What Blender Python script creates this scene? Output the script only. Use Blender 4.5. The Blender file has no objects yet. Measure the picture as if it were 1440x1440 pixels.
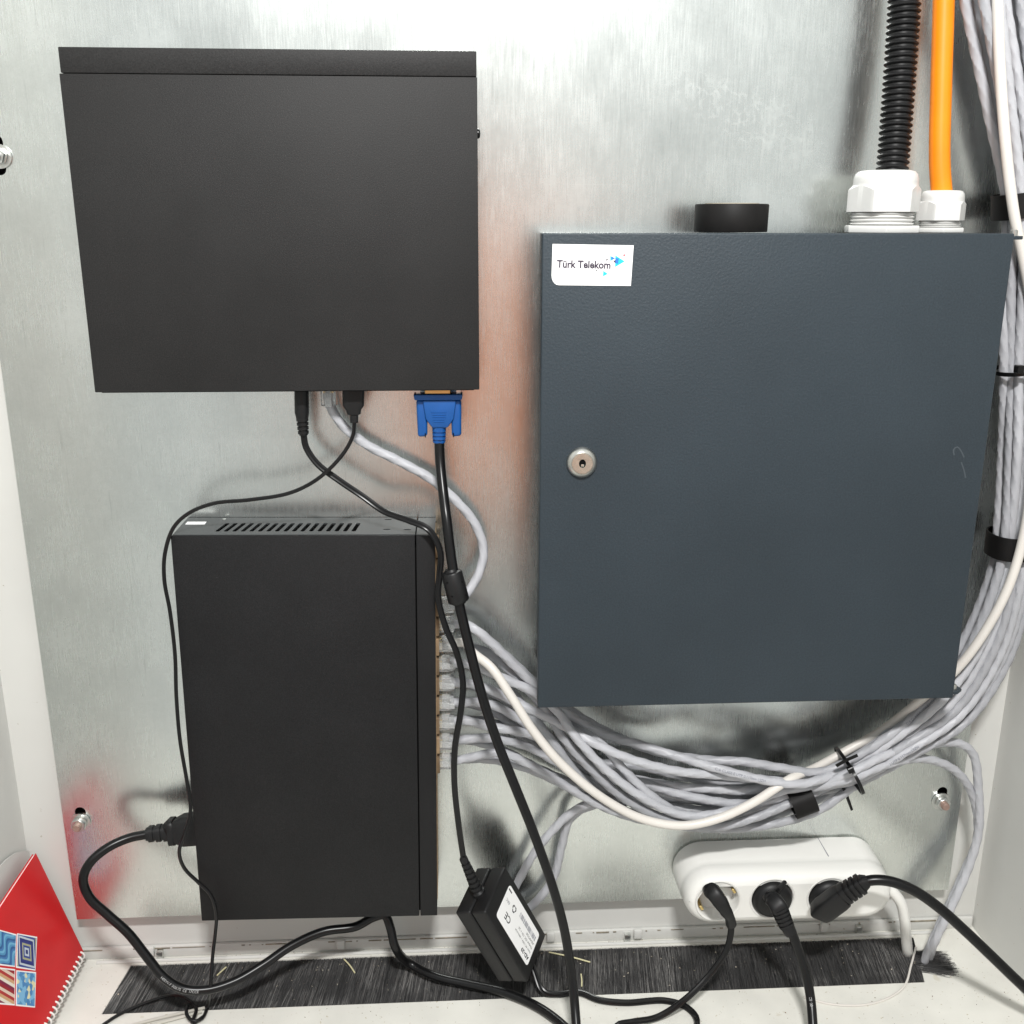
import bpy, bmesh, math, random
from mathutils import Vector, Matrix
from mathutils.geometry import tessellate_polygon
random.seed(7)
R = math.radians
scn = bpy.context.scene
col = scn.collection
# ------------------------------------------------------------------ camera
D = 0.8                                     # camera to mounting plate, metres
PITCH, YAW, ROLL, FPX = 0.2803, 0.0552, 0.0017, 1430.84
cp, sp, cy_, sy_ = math.cos(PITCH), math.sin(PITCH), math.cos(YAW), math.sin(YAW)
FWD = Vector((sy_*cp, cy_*cp, -sp)); RT = Vector((cy_, -sy_, 0)); UP = RT.cross(FWD)
RT, UP = RT*math.cos(ROLL)+UP*math.sin(ROLL), UP*math.cos(ROLL)-RT*math.sin(ROLL)
CAM = Vector((0, -D, 0))
cd = bpy.data.cameras.new('camera'); co = bpy.data.objects.new('camera', cd); col.objects.link(co)
m = Matrix((RT, UP, -FWD)).transposed().to_4x4(); m.translation = CAM; co.matrix_world = m
cd.sensor_width = 36; cd.lens = 36*FPX/1440; cd.clip_start = 0.01; cd.clip_end = 200
scn.camera = co
# ------------------------------------------------------------------ light
w = bpy.data.worlds.new('World'); scn.world = w; w.use_nodes = True
w.node_tree.nodes['Background'].inputs[0].default_value = (0.965, 1.0, 0.985, 1)
w.node_tree.nodes['Background'].inputs[1].default_value = 0.68
ld = bpy.data.lights.new('ceiling_lamp', 'AREA'); ld.shape = 'RECTANGLE'; ld.size = 0.20; ld.size_y = 0.07
ld.energy = 23.5; ld.color = (1.0, 0.99, 0.97)
lo = bpy.data.objects.new('ceiling_lamp', ld); col.objects.link(lo)
lo.location = (0.07, -1.05, 0.80)
lo.rotation_euler = (Vector((0.08, 0, -0.25))-Vector(lo.location)).to_track_quat('-Z', 'Y').to_euler()
scn.view_settings.view_transform = 'Standard'; scn.view_settings.look = 'None'
scn.view_settings.exposure = 0.2; scn.view_settings.gamma = 1.0
# ------------------------------------------------------------------ helpers
def ray(u, v): return FWD + RT*((u-720)/FPX) - UP*((v-720)/FPX)
def at(u, v, d=0.0):
    "place in front of the mounting plate by d metres"
    r = ray(u, v); return CAM + r*((D-d)/r.y)
def onfloor(u, v, z):
    r = ray(u, v); return CAM + r*(z/r.z)
def onplane(u, v, p0, n):
    r = ray(u, v); return CAM + r*((p0-CAM).dot(n)/r.dot(n))
def join(*parts):
    V, F = [], []
    for v, f in parts:
        k = len(V); V += list(v); F += [tuple(i+k for i in q) for q in f]
    return V, F
def xf(vf, M): return [M @ Vector(p) for p in vf[0]], vf[1]
def bevel(vf, wd, seg=2, ang=30):
    bm = bmesh.new(); vs = [bm.verts.new(p) for p in vf[0]]
    for f in vf[1]:
        try: bm.faces.new([vs[i] for i in f])
        except ValueError: pass
    bmesh.ops.recalc_face_normals(bm, faces=bm.faces)
    ed = [e for e in bm.edges if len(e.link_faces) == 2 and e.calc_face_angle(0) > R(ang)]
    bmesh.ops.bevel(bm, geom=ed, offset=wd, segments=seg, profile=0.5, affect='EDGES', clamp_overlap=True)
    bm.verts.index_update()
    out = [v.co.copy() for v in bm.verts], [tuple(v.index for v in f.verts) for f in bm.faces]
    bm.free(); return out
def box(x0, x1, y0, y1, z0, z1, b=0, seg=2):
    V = [Vector((x, y, z)) for x in (x0, x1) for y in (y0, y1) for z in (z0, z1)]
    F = [(0,1,3,2), (4,6,7,5), (0,4,5,1), (2,3,7,6), (0,2,6,4), (1,5,7,3)]
    return bevel((V, F), b, seg) if b else (V, F)
def extr(outline, holes, z0, z1):
    "flat plate in local XY with holes, from z0 to z1"
    loops = [outline]+list(holes); flat = [p for l in loops for p in l]; n = len(flat)
    tri = tessellate_polygon([[Vector((p[0], p[1], 0)) for p in l] for l in loops])
    V = [Vector((p[0], p[1], z0)) for p in flat]+[Vector((p[0], p[1], z1)) for p in flat]
    F = []
    for a, b, c in tri:
        F.append((a, b, c)); F.append((a+n, c+n, b+n))
    k = 0
    for l in loops:
        m_ = len(l)
        for i in range(m_):
            a, b = k+i, k+(i+1) % m_; F.append((a, b, b+n, a+n))
        k += m_
    return V, F
def lathe(prof, n=32, cap=True, poly=None):
    "profile of (radius, height) about local Z"
    V, F = [], []
    for r, z in prof:
        for i in range(n):
            a = 2*math.pi*i/n; V.append(Vector((r*math.cos(a), r*math.sin(a), z)))
    for j in range(len(prof)-1):
        for i in range(n):
            a, b = j*n+i, j*n+(i+1) % n; F.append((a, b, b+n, a+n))
    if cap:
        F.append(tuple(reversed(range(n)))); k = (len(prof)-1)*n; F.append(tuple(range(k, k+n)))
    return V, F
def ring(rad, n=24, cx=0, cy=0, rev=False, a0=0):
    p = [(cx+rad*math.cos(a0+2*math.pi*i/n), cy+rad*math.sin(a0+2*math.pi*i/n)) for i in range(n)]
    return p[::-1] if rev else p
def slot(cx, cy, wd, ln, n=8):
    "upright rounded slot"
    h = ln/2-wd/2; p = []
    for i in range(n+1):
        a = math.pi*i/n; p.append((cx+wd/2*math.cos(a), cy+h+wd/2*math.sin(a)))
    for i in range(n+1):
        a = math.pi+math.pi*i/n; p.append((cx+wd/2*math.cos(a), cy-h+wd/2*math.sin(a)))
    return p
def rrect(w_, h_, r, n=8, cx=0, cy=0):
    p = []
    for sx, sy, a0 in ((1,1,0), (-1,1,90), (-1,-1,180), (1,-1,270)):
        for i in range(n+1):
            a = R(a0+90*i/n); p.append((cx+sx*(w_/2-r)+r*math.cos(a), cy+sy*(h_/2-r)+r*math.sin(a)))
    return p
def spline(pts, step=0.003):
    P = [Vector(p) for p in pts]; P = [P[0]*2-P[1]]+P+[P[-1]*2-P[-2]]
    fine = []
    for i in range(1, len(P)-2):
        p0, p1, p2, p3 = P[i-1:i+3]
        t0 = 0; t1 = max(1e-5, (p1-p0).length**.5); t2 = t1+max(1e-5, (p2-p1).length**.5); t3 = t2+max(1e-5, (p3-p2).length**.5)
        k = max(4, int((p2-p1).length/step*2))
        for j in range(k):
            t = t1+(t2-t1)*j/k
            a1 = p0*((t1-t)/(t1-t0))+p1*((t-t0)/(t1-t0)); a2 = p1*((t2-t)/(t2-t1))+p2*((t-t1)/(t2-t1)); a3 = p2*((t3-t)/(t3-t2))+p3*((t-t2)/(t3-t2))
            b1 = a1*((t2-t)/(t2-t0))+a2*((t-t0)/(t2-t0)); b2 = a2*((t3-t)/(t3-t1))+a3*((t-t1)/(t3-t1))
            fine.append(b1*((t2-t)/(t2-t1))+b2*((t-t1)/(t2-t1)))
    fine.append(P[-2])
    L = [0]
    for a, b in zip(fine, fine[1:]): L.append(L[-1]+(b-a).length)
    n = max(3, int(L[-1]/step)); out = []; j = 0
    for i in range(n+1):
        s = L[-1]*i/n
        while j < len(L)-2 and L[j+1] < s: j += 1
        t = (s-L[j])/max(1e-9, L[j+1]-L[j]); out.append(fine[j].lerp(fine[j+1], min(1, max(0, t))))
    return out, L[-1]
def frames(pts, fixed=False):
    T = []
    for i in range(len(pts)):
        t = pts[min(i+1, len(pts)-1)]-pts[max(i-1, 0)]; T.append(t.normalized())
    N = []; n = Vector((0, -1, 0))
    for t in T:
        if fixed: n = Vector((0, -1, 0.25))
        k = n-t*n.dot(t)
        if k.length < 1e-4: k = t.orthogonal()
        n = k.normalized(); N.append(n)
    return T, N
def sweep(pts, prof, step=0.003, fixed=False, cap=True):
    "prof(s, L) -> list of (side, out) offsets; the number stays the same along the path"
    P, L = spline(pts, step) if step else ([Vector(p) for p in pts], 0)
    if not step:
        L = sum((b-a).length for a, b in zip(P, P[1:]))
    T, N = frames(P, fixed); V, F = [], []; s = 0
    for i, p in enumerate(P):
        if i: s += (p-P[i-1]).length
        b = T[i].cross(N[i]); pr = prof(s, L); n = len(pr)
        for x, y in pr: V.append(p+b*x+N[i]*y)
    for j in range(len(P)-1):
        for i in range(n):
            a, c = j*n+i, j*n+(i+1) % n; F.append((a, c, c+n, a+n))
    if cap:
        F.append(tuple(reversed(range(n)))); k = (len(P)-1)*n; F.append(tuple(range(k, k+n)))
    return V, F
def circ(r, n=12): return [(r*math.cos(2*math.pi*i/n), r*math.sin(2*math.pi*i/n)) for i in range(n)]
def tube(pts, r, n=12, step=0.003): return sweep(pts, lambda s, L: circ(r, n), step)
def twisted(pts, r, amp=0.05, lobes=4, lay=0.05, n=16, step=0.002, ph=0):
    def pr(s, L):
        out = []
        for i in range(n):
            a = 2*math.pi*i/n; q = r*(1+amp*math.cos(lobes*a-2*math.pi*s*lobes/lay+ph)); out.append((q*math.cos(a), q*math.sin(a)))
        return out
    return sweep(pts, pr, step)
def eight(pts, r, step=0.003, gap=0.8):
    "flat two-core cord"
    pr = []
    for i in range(7):
        a = R(-130+260*i/6); pr.append((r*gap+r*math.cos(a), r*math.sin(a)))
    for i in range(7):
        a = R(50+260*i/6); pr.append((-r*gap+r*math.cos(a), r*math.sin(a)))
    return sweep(pts, lambda s, L: pr, step, fixed=True)
def loft(secs, n=24):
    "secs: (point, half width, half height, squareness)"
    P = [Vector(s[0]) for s in secs]; T, N = frames(P, True); V, F = [], []
    for p, t, nn, s in zip(P, T, N, secs):
        b = t.cross(nn); e = 2/s[3]
        for i in range(n):
            a = 2*math.pi*(i+.5)/n; c, d = math.cos(a), math.sin(a)
            V.append(p+b*(s[1]*math.copysign(abs(c)**e, c))+nn*(s[2]*math.copysign(abs(d)**e, d)))
    for j in range(len(P)-1):
        for i in range(n):
            a, c = j*n+i, j*n+(i+1) % n; F.append((a, c, c+n, a+n))
    F.append(tuple(reversed(range(n)))); k = (len(P)-1)*n; F.append(tuple(range(k, k+n)))
    return V, F
def loft_s(secs, n=24, k=6):
    "loft with the centre line and the widths rounded between the given sections"
    P = [Vector(q[0]) for q in secs]; out = []; Q = [P[0]*2-P[1]]+P+[P[-1]*2-P[-2]]
    for i in range(len(P)-1):
        p0, p1, p2, p3 = Q[i:i+4]
        for j in range(k):
            t = j/k; e = t*t*(3-2*t)
            p = .5*(2*p1+(p2-p0)*t+(2*p0-5*p1+4*p2-p3)*t*t+(3*p1-p0-3*p2+p3)*t**3)
            out.append((p,)+tuple(secs[i][m]*(1-e)+secs[i+1][m]*e for m in (1, 2, 3)))
    out.append(secs[-1]); return loft(out, n)
ORG = {}
def mk(name, vf, mat, parent=None, ang=35, mats=None, fm=None, kind=None, smooth=True):
    V, F = vf
    if parent is None:
        xs = [p[0] for p in V]; ys = [p[1] for p in V]; zs = [p[2] for p in V]
        o0 = Vector(((min(xs)+max(xs))/2, (min(ys)+max(ys))/2, min(zs)))
    else: o0 = ORG[parent.name]
    me = bpy.data.meshes.new(name)
    me.from_pydata([tuple(Vector(p)-o0) for p in V], [], F)
    bm = bmesh.new(); bm.from_mesh(me); bmesh.ops.recalc_face_normals(bm, faces=bm.faces); bm.to_mesh(me); bm.free()
    for q in (mats or [mat]): me.materials.append(q)
    if fm:
        for i, p in enumerate(me.polygons): p.material_index = fm[i]
    if smooth:
        me.shade_smooth(); me.set_sharp_from_angle(angle=R(ang))
    ob = bpy.data.objects.new(name, me); col.objects.link(ob)
    if parent is None: ob.location = o0
    else: ob.parent = parent
    ORG[ob.name] = o0
    if kind: ob['kind'] = kind
    return ob
def tag(o, label, cat, group=None):
    o['label'] = label; o['category'] = cat
    if group: o['group'] = group
    return o
def thing(name, label, cat, loc, group=None):
    o = bpy.data.objects.new(name, None); o.empty_display_size = 0.02; col.objects.link(o); o.location = loc
    ORG[o.name] = Vector(loc); return tag(o, label, cat, group)
def text_mesh(s, size, align='LEFT', bold=0.0, sx=1.0):
    c = bpy.data.curves.new('lettering', 'FONT'); c.body = s; c.size = size; c.align_x = align; c.offset = bold; c.resolution_u = 3
    o = bpy.data.objects.new('lettering', c); col.objects.link(o)
    bpy.context.view_layer.update()
    me = bpy.data.meshes.new_from_object(o.evaluated_get(bpy.context.evaluated_depsgraph_get()))
    V = [Vector((v.co.x*sx, v.co.y, 0)) for v in me.vertices]; F = [tuple(p.vertices) for p in me.polygons]
    bpy.data.objects.remove(o); bpy.data.curves.remove(c); bpy.data.meshes.remove(me)
    return V, F
def solid(vf, t):
    "thin printed layer: give flat lettering a thickness t along +Z"
    V, F = vf; n = len(V)
    return list(V)+[p+Vector((0, 0, t)) for p in V], list(F)+[tuple(reversed([i+n for i in f])) for f in F]
def frame_m(o, x, y):
    x = Vector(x).normalized(); z = x.cross(Vector(y)).normalized(); y = z.cross(x)
    M = Matrix((x, y, z)).transposed().to_4x4(); M.translation = Vector(o); return M
def text_on_tube(s, size, pts, r, s0, face=0.0, step=0.003):
    "lettering wrapped on a round jacket; face turns it about the axis"
    P, L = spline(pts, step); T, N = frames(P, True); V, F = text_mesh(s, size); out = []
    st = L/(len(P)-1)
    for p in V:
        q = max(0, min(len(P)-2.001, (s0+p.x)/st)); i = int(q); f = q-i
        c = P[i].lerp(P[i+1], f); n = N[i]; b = T[i].cross(n); a = face-(p.y-size*.35)/r
        out.append(c+(n*math.cos(a)+b*math.sin(a))*(r+.00015))
    return out, F
# ------------------------------------------------------------------ materials
def mat(name, c, rough=0.5, metal=0.0, spec=0.5, var=0.0, vscale=40, bump=0.0, bscale=500, bdist=0.0004, speck=None, coat=0.0, trans=0.0, ior=1.45, stretch=None, sub=0.0, grain=0.0, gscale=1300, objrand=0.0):
    m_ = bpy.data.materials.new(name); m_.use_nodes = True; nt = m_.node_tree; b = nt.nodes['Principled BSDF']
    b.inputs['Base Color'].default_value = (*c, 1); b.inputs['Roughness'].default_value = rough; b.inputs['Metallic'].default_value = metal
    b.inputs['Specular IOR Level'].default_value = spec; b.inputs['Coat Weight'].default_value = coat
    b.inputs['Transmission Weight'].default_value = trans; b.inputs['IOR'].default_value = ior
    if sub:
        b.inputs['Subsurface Weight'].default_value = sub; b.inputs['Subsurface Radius'].default_value = (.004, .004, .004)
    tc = nt.nodes.new('ShaderNodeTexCoord'); src = tc.outputs['Object']
    if stretch:
        mp = nt.nodes.new('ShaderNodeMapping'); mp.inputs['Scale'].default_value = stretch; nt.links.new(src, mp.inputs[0]); src = mp.outputs[0]
    cur = None
    def noise(sc, det=4):
        n = nt.nodes.new('ShaderNodeTexNoise'); n.inputs['Scale'].default_value = sc; n.inputs['Detail'].default_value = det; nt.links.new(src, n.inputs['Vector']); return n
    if var:
        n = noise(vscale); mr = nt.nodes.new('ShaderNodeMapRange'); mr.inputs[1].default_value = .3; mr.inputs[2].default_value = .7
        mr.inputs[3].default_value = 1-var; mr.inputs[4].default_value = 1+var; nt.links.new(n.outputs[0], mr.inputs[0])
        mx = nt.nodes.new('ShaderNodeVectorMath'); mx.operation = 'SCALE'; mx.inputs[0].default_value = c; nt.links.new(mr.outputs[0], mx.inputs['Scale']); cur = mx.outputs[0]
    if grain:
        n = noise(gscale, 2); mr = nt.nodes.new('ShaderNodeMapRange'); mr.inputs[1].default_value = .3; mr.inputs[2].default_value = .7
        mr.inputs[3].default_value = 1-grain; mr.inputs[4].default_value = 1+grain; nt.links.new(n.outputs[0], mr.inputs[0])
        mx = nt.nodes.new('ShaderNodeVectorMath'); mx.operation = 'SCALE'; mx.inputs[0].default_value = c; nt.links.new(mr.outputs[0], mx.inputs['Scale'])
        if cur: nt.links.new(cur, mx.inputs[0])
        cur = mx.outputs[0]
    if objrand:
        oi = nt.nodes.new('ShaderNodeObjectInfo'); mr = nt.nodes.new('ShaderNodeMapRange'); mr.inputs[3].default_value = 1-objrand; mr.inputs[4].default_value = 1+objrand; nt.links.new(oi.outputs['Random'], mr.inputs[0])
        mx = nt.nodes.new('ShaderNodeVectorMath'); mx.operation = 'SCALE'; mx.inputs[0].default_value = c; nt.links.new(mr.outputs[0], mx.inputs['Scale'])
        if cur: nt.links.new(cur, mx.inputs[0])
        cur = mx.outputs[0]
    if speck:      # (colour, scale, threshold)
        for sc_c, sc, th in speck:
            n = noise(sc, 3); cr = nt.nodes.new('ShaderNodeMapRange'); cr.inputs[1].default_value = th; cr.inputs[2].default_value = th+.03; nt.links.new(n.outputs[0], cr.inputs[0])
            mi = nt.nodes.new('ShaderNodeMix'); mi.data_type = 'RGBA'; nt.links.new(cr.outputs[0], mi.inputs[0])
            if cur: nt.links.new(cur, mi.inputs[6])
            else: mi.inputs[6].default_value = (*c, 1)
            mi.inputs[7].default_value = (*sc_c, 1); cur = mi.outputs[2]
    if cur: nt.links.new(cur, b.inputs['Base Color'])
    if bump:
        n = noise(bscale, 3); bp = nt.nodes.new('ShaderNodeBump'); bp.inputs['Strength'].default_value = bump; bp.inputs['Distance'].default_value = bdist
        nt.links.new(n.outputs[0], bp.inputs['Height']); nt.links.new(bp.outputs[0], b.inputs['Normal'])
    return m_
def galvanised():
    m_ = bpy.data.materials.new('galvanised_steel'); m_.use_nodes = True; nt = m_.node_tree; b = nt.nodes['Principled BSDF']; L = nt.links.new
    b.inputs['Metallic'].default_value = 1.0
    tc = nt.nodes.new('ShaderNodeTexCoord')
    def noise(scale, det, st=None):
        s = tc.outputs['Object']
        if st:
            mp = nt.nodes.new('ShaderNodeMapping'); mp.inputs['Scale'].default_value = st; L(s, mp.inputs[0]); s = mp.outputs[0]
        n = nt.nodes.new('ShaderNodeTexNoise'); n.inputs['Scale'].default_value = scale; n.inputs['Detail'].default_value = det; L(s, n.inputs['Vector']); return n.outputs[0]
    def mr(x, a, b_, c, d):
        k = nt.nodes.new('ShaderNodeMapRange'); L(x, k.inputs[0])
        for i, q in enumerate((a, b_, c, d)): k.inputs[i+1].default_value = q
        return k.outputs[0]
    def math_(op, x, y):
        k = nt.nodes.new('ShaderNodeMath'); k.operation = op
        for i, q in enumerate((x, y)):
            if isinstance(q, (int, float)): k.inputs[i].default_value = q
            else: L(q, k.inputs[i])
        return k.outputs[0]
    streak = noise(1, 6, (900, 900, 45)); cloud = noise(14, 5); blotch = noise(45, 4, (1, 1, .6)); fine = noise(900, 3); spang = noise(230, 3)
    v = math_('MULTIPLY', mr(streak, .3, .7, .965, 1.025), mr(cloud, .3, .7, .93, 1.05))
    v = math_('MULTIPLY', v, mr(blotch, .3, .75, .97, 1.03))
    v = math_('MULTIPLY', v, mr(spang, .3, .7, .975, 1.02)); v = math_('MULTIPLY', v, mr(fine, .3, .7, .96, 1.035))
    v = math_('MULTIPLY', v, mr(noise(1, 4, (420, 420, 26)), .66, .74, 1.0, .90))     # thin dark pits and streaks
    ce = at(1060, 168); mp = nt.nodes.new('ShaderNodeMapping'); mp.vector_type = 'TEXTURE'
    mp.inputs['Location'].default_value = (ce.x-(-.3480+.4570)/2, 0, ce.z+.6073); mp.inputs['Rotation'].default_value = (0, R(24), 0); mp.inputs['Scale'].default_value = (.085, 1, .026)
    L(tc.outputs['Object'], mp.inputs[0]); ln = nt.nodes.new('ShaderNodeVectorMath'); ln.operation = 'LENGTH'; L(mp.outputs[0], ln.inputs[0])
    vo = nt.nodes.new('ShaderNodeTexVoronoi'); vo.feature = 'DISTANCE_TO_EDGE'; vo.inputs['Scale'].default_value = 150; L(tc.outputs['Object'], vo.inputs['Vector'])
    patch = math_('MULTIPLY', mr(noise(1, 3, (700, 700, 70)), .52, .68, 0, 1), mr(noise(9, 3), .40, .62, 0, 1))
    stain = math_('MULTIPLY', mr(ln.outputs['Value'], .45, 1.0, 1, 0), math_('MULTIPLY', mr(vo.outputs['Distance'], .06, .16, 1, 0), mr(noise(160, 5), .42, .60, 0, 1)))
    ms = nt.nodes.new('ShaderNodeMapping'); ms.inputs['Rotation'].default_value = (0, R(-14), 0); ms.inputs['Scale'].default_value = (9, 1, 700); L(tc.outputs['Object'], ms.inputs[0])
    ns = nt.nodes.new('ShaderNodeTexNoise'); ns.inputs['Scale'].default_value = 1; ns.inputs['Detail'].default_value = 1; L(ms.outputs[0], ns.inputs['Vector'])
    v = math_('MULTIPLY', v, mr(ns.outputs[0], .76, .79, 1, 1.08)); v = math_('MULTIPLY', v, mr(stain, 0, 1, 1, 1.03))
    sc = nt.nodes.new('ShaderNodeVectorMath'); sc.operation = 'SCALE'; sc.inputs[0].default_value = (.705, .733, .715); L(v, sc.inputs['Scale'])
    L(sc.outputs[0], b.inputs['Base Color'])
    r = math_('ADD', mr(cloud, .3, .7, .235, .275), mr(streak, .3, .7, -.012, .02)); r = math_('ADD', r, mr(blotch, .45, .7, 0, .02)); r = math_('ADD', r, mr(patch, 0, 1, 0, .032)); r = math_('ADD', r, mr(stain, 0, 1, 0, .035)); L(r, b.inputs['Roughness'])
    bp = nt.nodes.new('ShaderNodeBump'); bp.inputs['Strength'].default_value = .03; bp.inputs['Distance'].default_value = .0002
    L(math_('ADD', streak, math_('MULTIPLY', fine, .5)), bp.inputs['Height']); L(bp.outputs[0], b.inputs['Normal'])
    return m_
M = {}
M['plate'] = galvanised()
M['wall'] = mat('white_painted_steel', (.61, .61, .585), .45, var=.04, vscale=9, speck=[((.33, .29, .22), 260, .74)])
M['floor'] = mat('dusty_white_paint', (.69, .68, .63), .5, var=.07, vscale=22, speck=[((.50, .45, .35), 330, .70), ((.20, .15, .10), 420, .725), ((.60, .57, .49), 38, .71)], bump=.2, bscale=300)
M['dirt'] = mat('grime', (.24, .21, .16), .9, var=.4, vscale=200)
M['nvr'] = mat('black_powder_coat', (.0165, .016, .0162), .6, spec=.31, var=.12, vscale=18, bump=.35, bscale=1000, bdist=.0003, grain=.35, speck=[((.16, .16, .16), 330, .80)])
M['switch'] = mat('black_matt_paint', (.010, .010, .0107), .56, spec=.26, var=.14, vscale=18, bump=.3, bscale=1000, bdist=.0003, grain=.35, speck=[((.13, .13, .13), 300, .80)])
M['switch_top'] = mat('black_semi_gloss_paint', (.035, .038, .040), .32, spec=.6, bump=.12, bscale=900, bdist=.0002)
M['box'] = mat('dark_grey_wrinkle_paint', (.026, .0355, .044), .50, spec=.34, var=.09, vscale=10, bump=.6, bscale=560, bdist=.0004, grain=.13, gscale=800, speck=[((.22, .24, .26), 300, .81)])
M['void'] = mat('dark_interior', (.004, .004, .004), .9, spec=.1)  # near-black, puts the shade inside holes and openings into the colour
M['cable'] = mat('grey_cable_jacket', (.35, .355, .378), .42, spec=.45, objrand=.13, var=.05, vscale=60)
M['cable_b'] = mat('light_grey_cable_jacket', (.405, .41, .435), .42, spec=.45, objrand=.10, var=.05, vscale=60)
M['white_cable'] = mat('cream_cable_jacket', (.64, .61, .57), .38, spec=.45, var=.03, vscale=40)
M['cord'] = mat('black_pvc', (.006, .006, .0065), .28, spec=.32, var=.15, vscale=60)
M['cord_matt'] = mat('black_rubber', (.009, .009, .0095), .45, spec=.35, var=.12, vscale=60)
M['blue'] = mat('blue_plastic', (.006, .075, .28), .38, spec=.5, var=.06, vscale=80)
M['white_plastic'] = mat('white_plastic', (.74, .735, .705), .28, spec=.5, coat=.15)
M['gland'] = mat('white_nylon', (.60, .60, .585), .42, var=.03, vscale=70)
M['orange'] = mat('orange_sheath', (.86, .235, .005), .38, spec=.5, var=.06, vscale=40)
M['clear'] = mat('clear_polycarbonate', (.95, .96, .96), .12, trans=.80, ior=1.45)
M['gold'] = mat('gold_contact', (.66, .50, .22), .3, metal=1)
M['brass'] = mat('tan_port_shield', (.27, .19, .115), .5, metal=.4, objrand=.35, var=.25, vscale=90)
M['zinc'] = mat('zinc_plated_steel', (.66, .67, .65), .33, metal=1, var=.12, vscale=200)
M['copper'] = mat('rusty_stud', (.36, .25, .21), .5, metal=.5, var=.2, vscale=300)
M['nickel'] = mat('brushed_nickel', (.60, .60, .57), .28, metal=1, var=.06, vscale=300)
M['lockcore'] = mat('pale_brass', (.70, .65, .56), .25, metal=1, var=.08, vscale=300)
M['paper'] = mat('white_label_paper', (.86, .86, .86), .4)
M['ink'] = mat('black_ink', (.015, .014, .02), .6)
M['ink_purple'] = mat('dark_violet_ink', (.04, .028, .05), .6)
M['ink_grey'] = mat('grey_ink', (.17, .18, .22), .6)
M['red'] = mat('red_card', (.60, .006, .010), .38, spec=.5, var=.05, vscale=30)
M['cyan'] = mat('cyan_ink', (.02, .46, .72), .5); M['midblue'] = mat('mid_blue_ink', (.03, .16, .55), .5); M['redink'] = mat('red_ink', (.55, .02, .05), .5)
M['print_grey'] = mat('pale_grey_print', (.42, .42, .42), .6)
M['tape'] = mat('black_vinyl_tape', (.008, .0075, .0075), .55, spec=.22, var=.2, vscale=90)
M['core'] = mat('cardboard_core', (.42, .38, .30), .7)
M['straw'] = mat('pale_straw', (.62, .58, .36), .6)
M['skin'] = mat('skin', (.66, .34, .24), .5, sub=.05)
M['shirt'] = mat('salmon_cotton', (.97, .36, .17), .9, var=.05, vscale=30)
M['trousers'] = mat('grey_cotton', (.34, .35, .35), .9)
M['hair'] = mat('dark_hair', (.02, .015, .012), .6)
M['ground'] = mat('grey_concrete', (.80, .80, .78), .8, var=.05, vscale=3)
def bristle_mat():
    m_ = bpy.data.materials.new('dusty_black_bristle'); m_.use_nodes = True; nt = m_.node_tree; b = nt.nodes['Principled BSDF']
    g = nt.nodes.new('ShaderNodeNewGeometry'); cr = nt.nodes.new('ShaderNodeValToRGB'); e = cr.color_ramp.elements
    e[0].position = 0; e[0].color = (.036, .036, .037, 1); e[1].position = 1; e[1].color = (.34, .33, .32, 1)
    k = cr.color_ramp.elements.new(.6); k.color = (.110, .108, .108, 1)
    tc = nt.nodes.new('ShaderNodeTexCoord'); n = nt.nodes.new('ShaderNodeTexNoise'); n.inputs['Scale'].default_value = 26; nt.links.new(tc.outputs['Object'], n.inputs['Vector'])
    ma = nt.nodes.new('ShaderNodeMath'); ma.operation = 'MULTIPLY'; nt.links.new(g.outputs['Random Per Island'], ma.inputs[0])
    mr = nt.nodes.new('ShaderNodeMapRange'); mr.inputs[1].default_value = .35; mr.inputs[2].default_value = .65; mr.inputs[3].default_value = .55; mr.inputs[4].default_value = 1.05
    nt.links.new(n.outputs[0], mr.inputs[0]); nt.links.new(mr.outputs[0], ma.inputs[1]); nt.links.new(ma.outputs[0], cr.inputs[0]); nt.links.new(cr.outputs[0], b.inputs['Base Color'])
    b.inputs['Roughness'].default_value = .5; return m_
M['bristle'] = bristle_mat()
M['sleeve'] = mat('milky_plastic', (.66, .64, .58), .3, trans=.3)
# ------------------------------------------------------------------ the cabinet shell
FZ = -0.66                                   # cabinet floor
XL, XR, YB = -0.390, 0.494, 0.015            # side walls, back wall
def struct(name, vf, m_, **k): return mk(name, vf, m_, kind='structure', **k)
struct('ground', box(-6, 6, -7, 1.5, -1.40, -1.36), M['ground'])
struct('back_wall', box(XL-.03, XR+.03, YB, YB+.002, FZ-.03, .62), M['wall'])
lw = struct('left_wall', box(XL-.003, XL, -.36, YB, FZ-.03, .62), M['wall'])
rw = struct('right_wall', box(XR, XR+.003, -.36, YB, FZ-.03, .62), M['wall'])
brx0, brx1, bry0, bry1 = -.309, .424, -.058, .002
fl = struct('cabinet_floor', extr([(XL, -.36), (XR, -.36), (XR, YB), (XL, YB)], [[(brx0-.004, bry0), (brx1-.010, bry0), (brx1+.006, bry1), (brx0+.003, bry1)]], FZ-.0015, FZ), M['floor'])
mk('brush_slot_shade', box(XL, XR, -.36, YB, FZ-.03, FZ-.022), M['void'], fl)  # black sheet standing for the darkness below the brush slot
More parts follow.
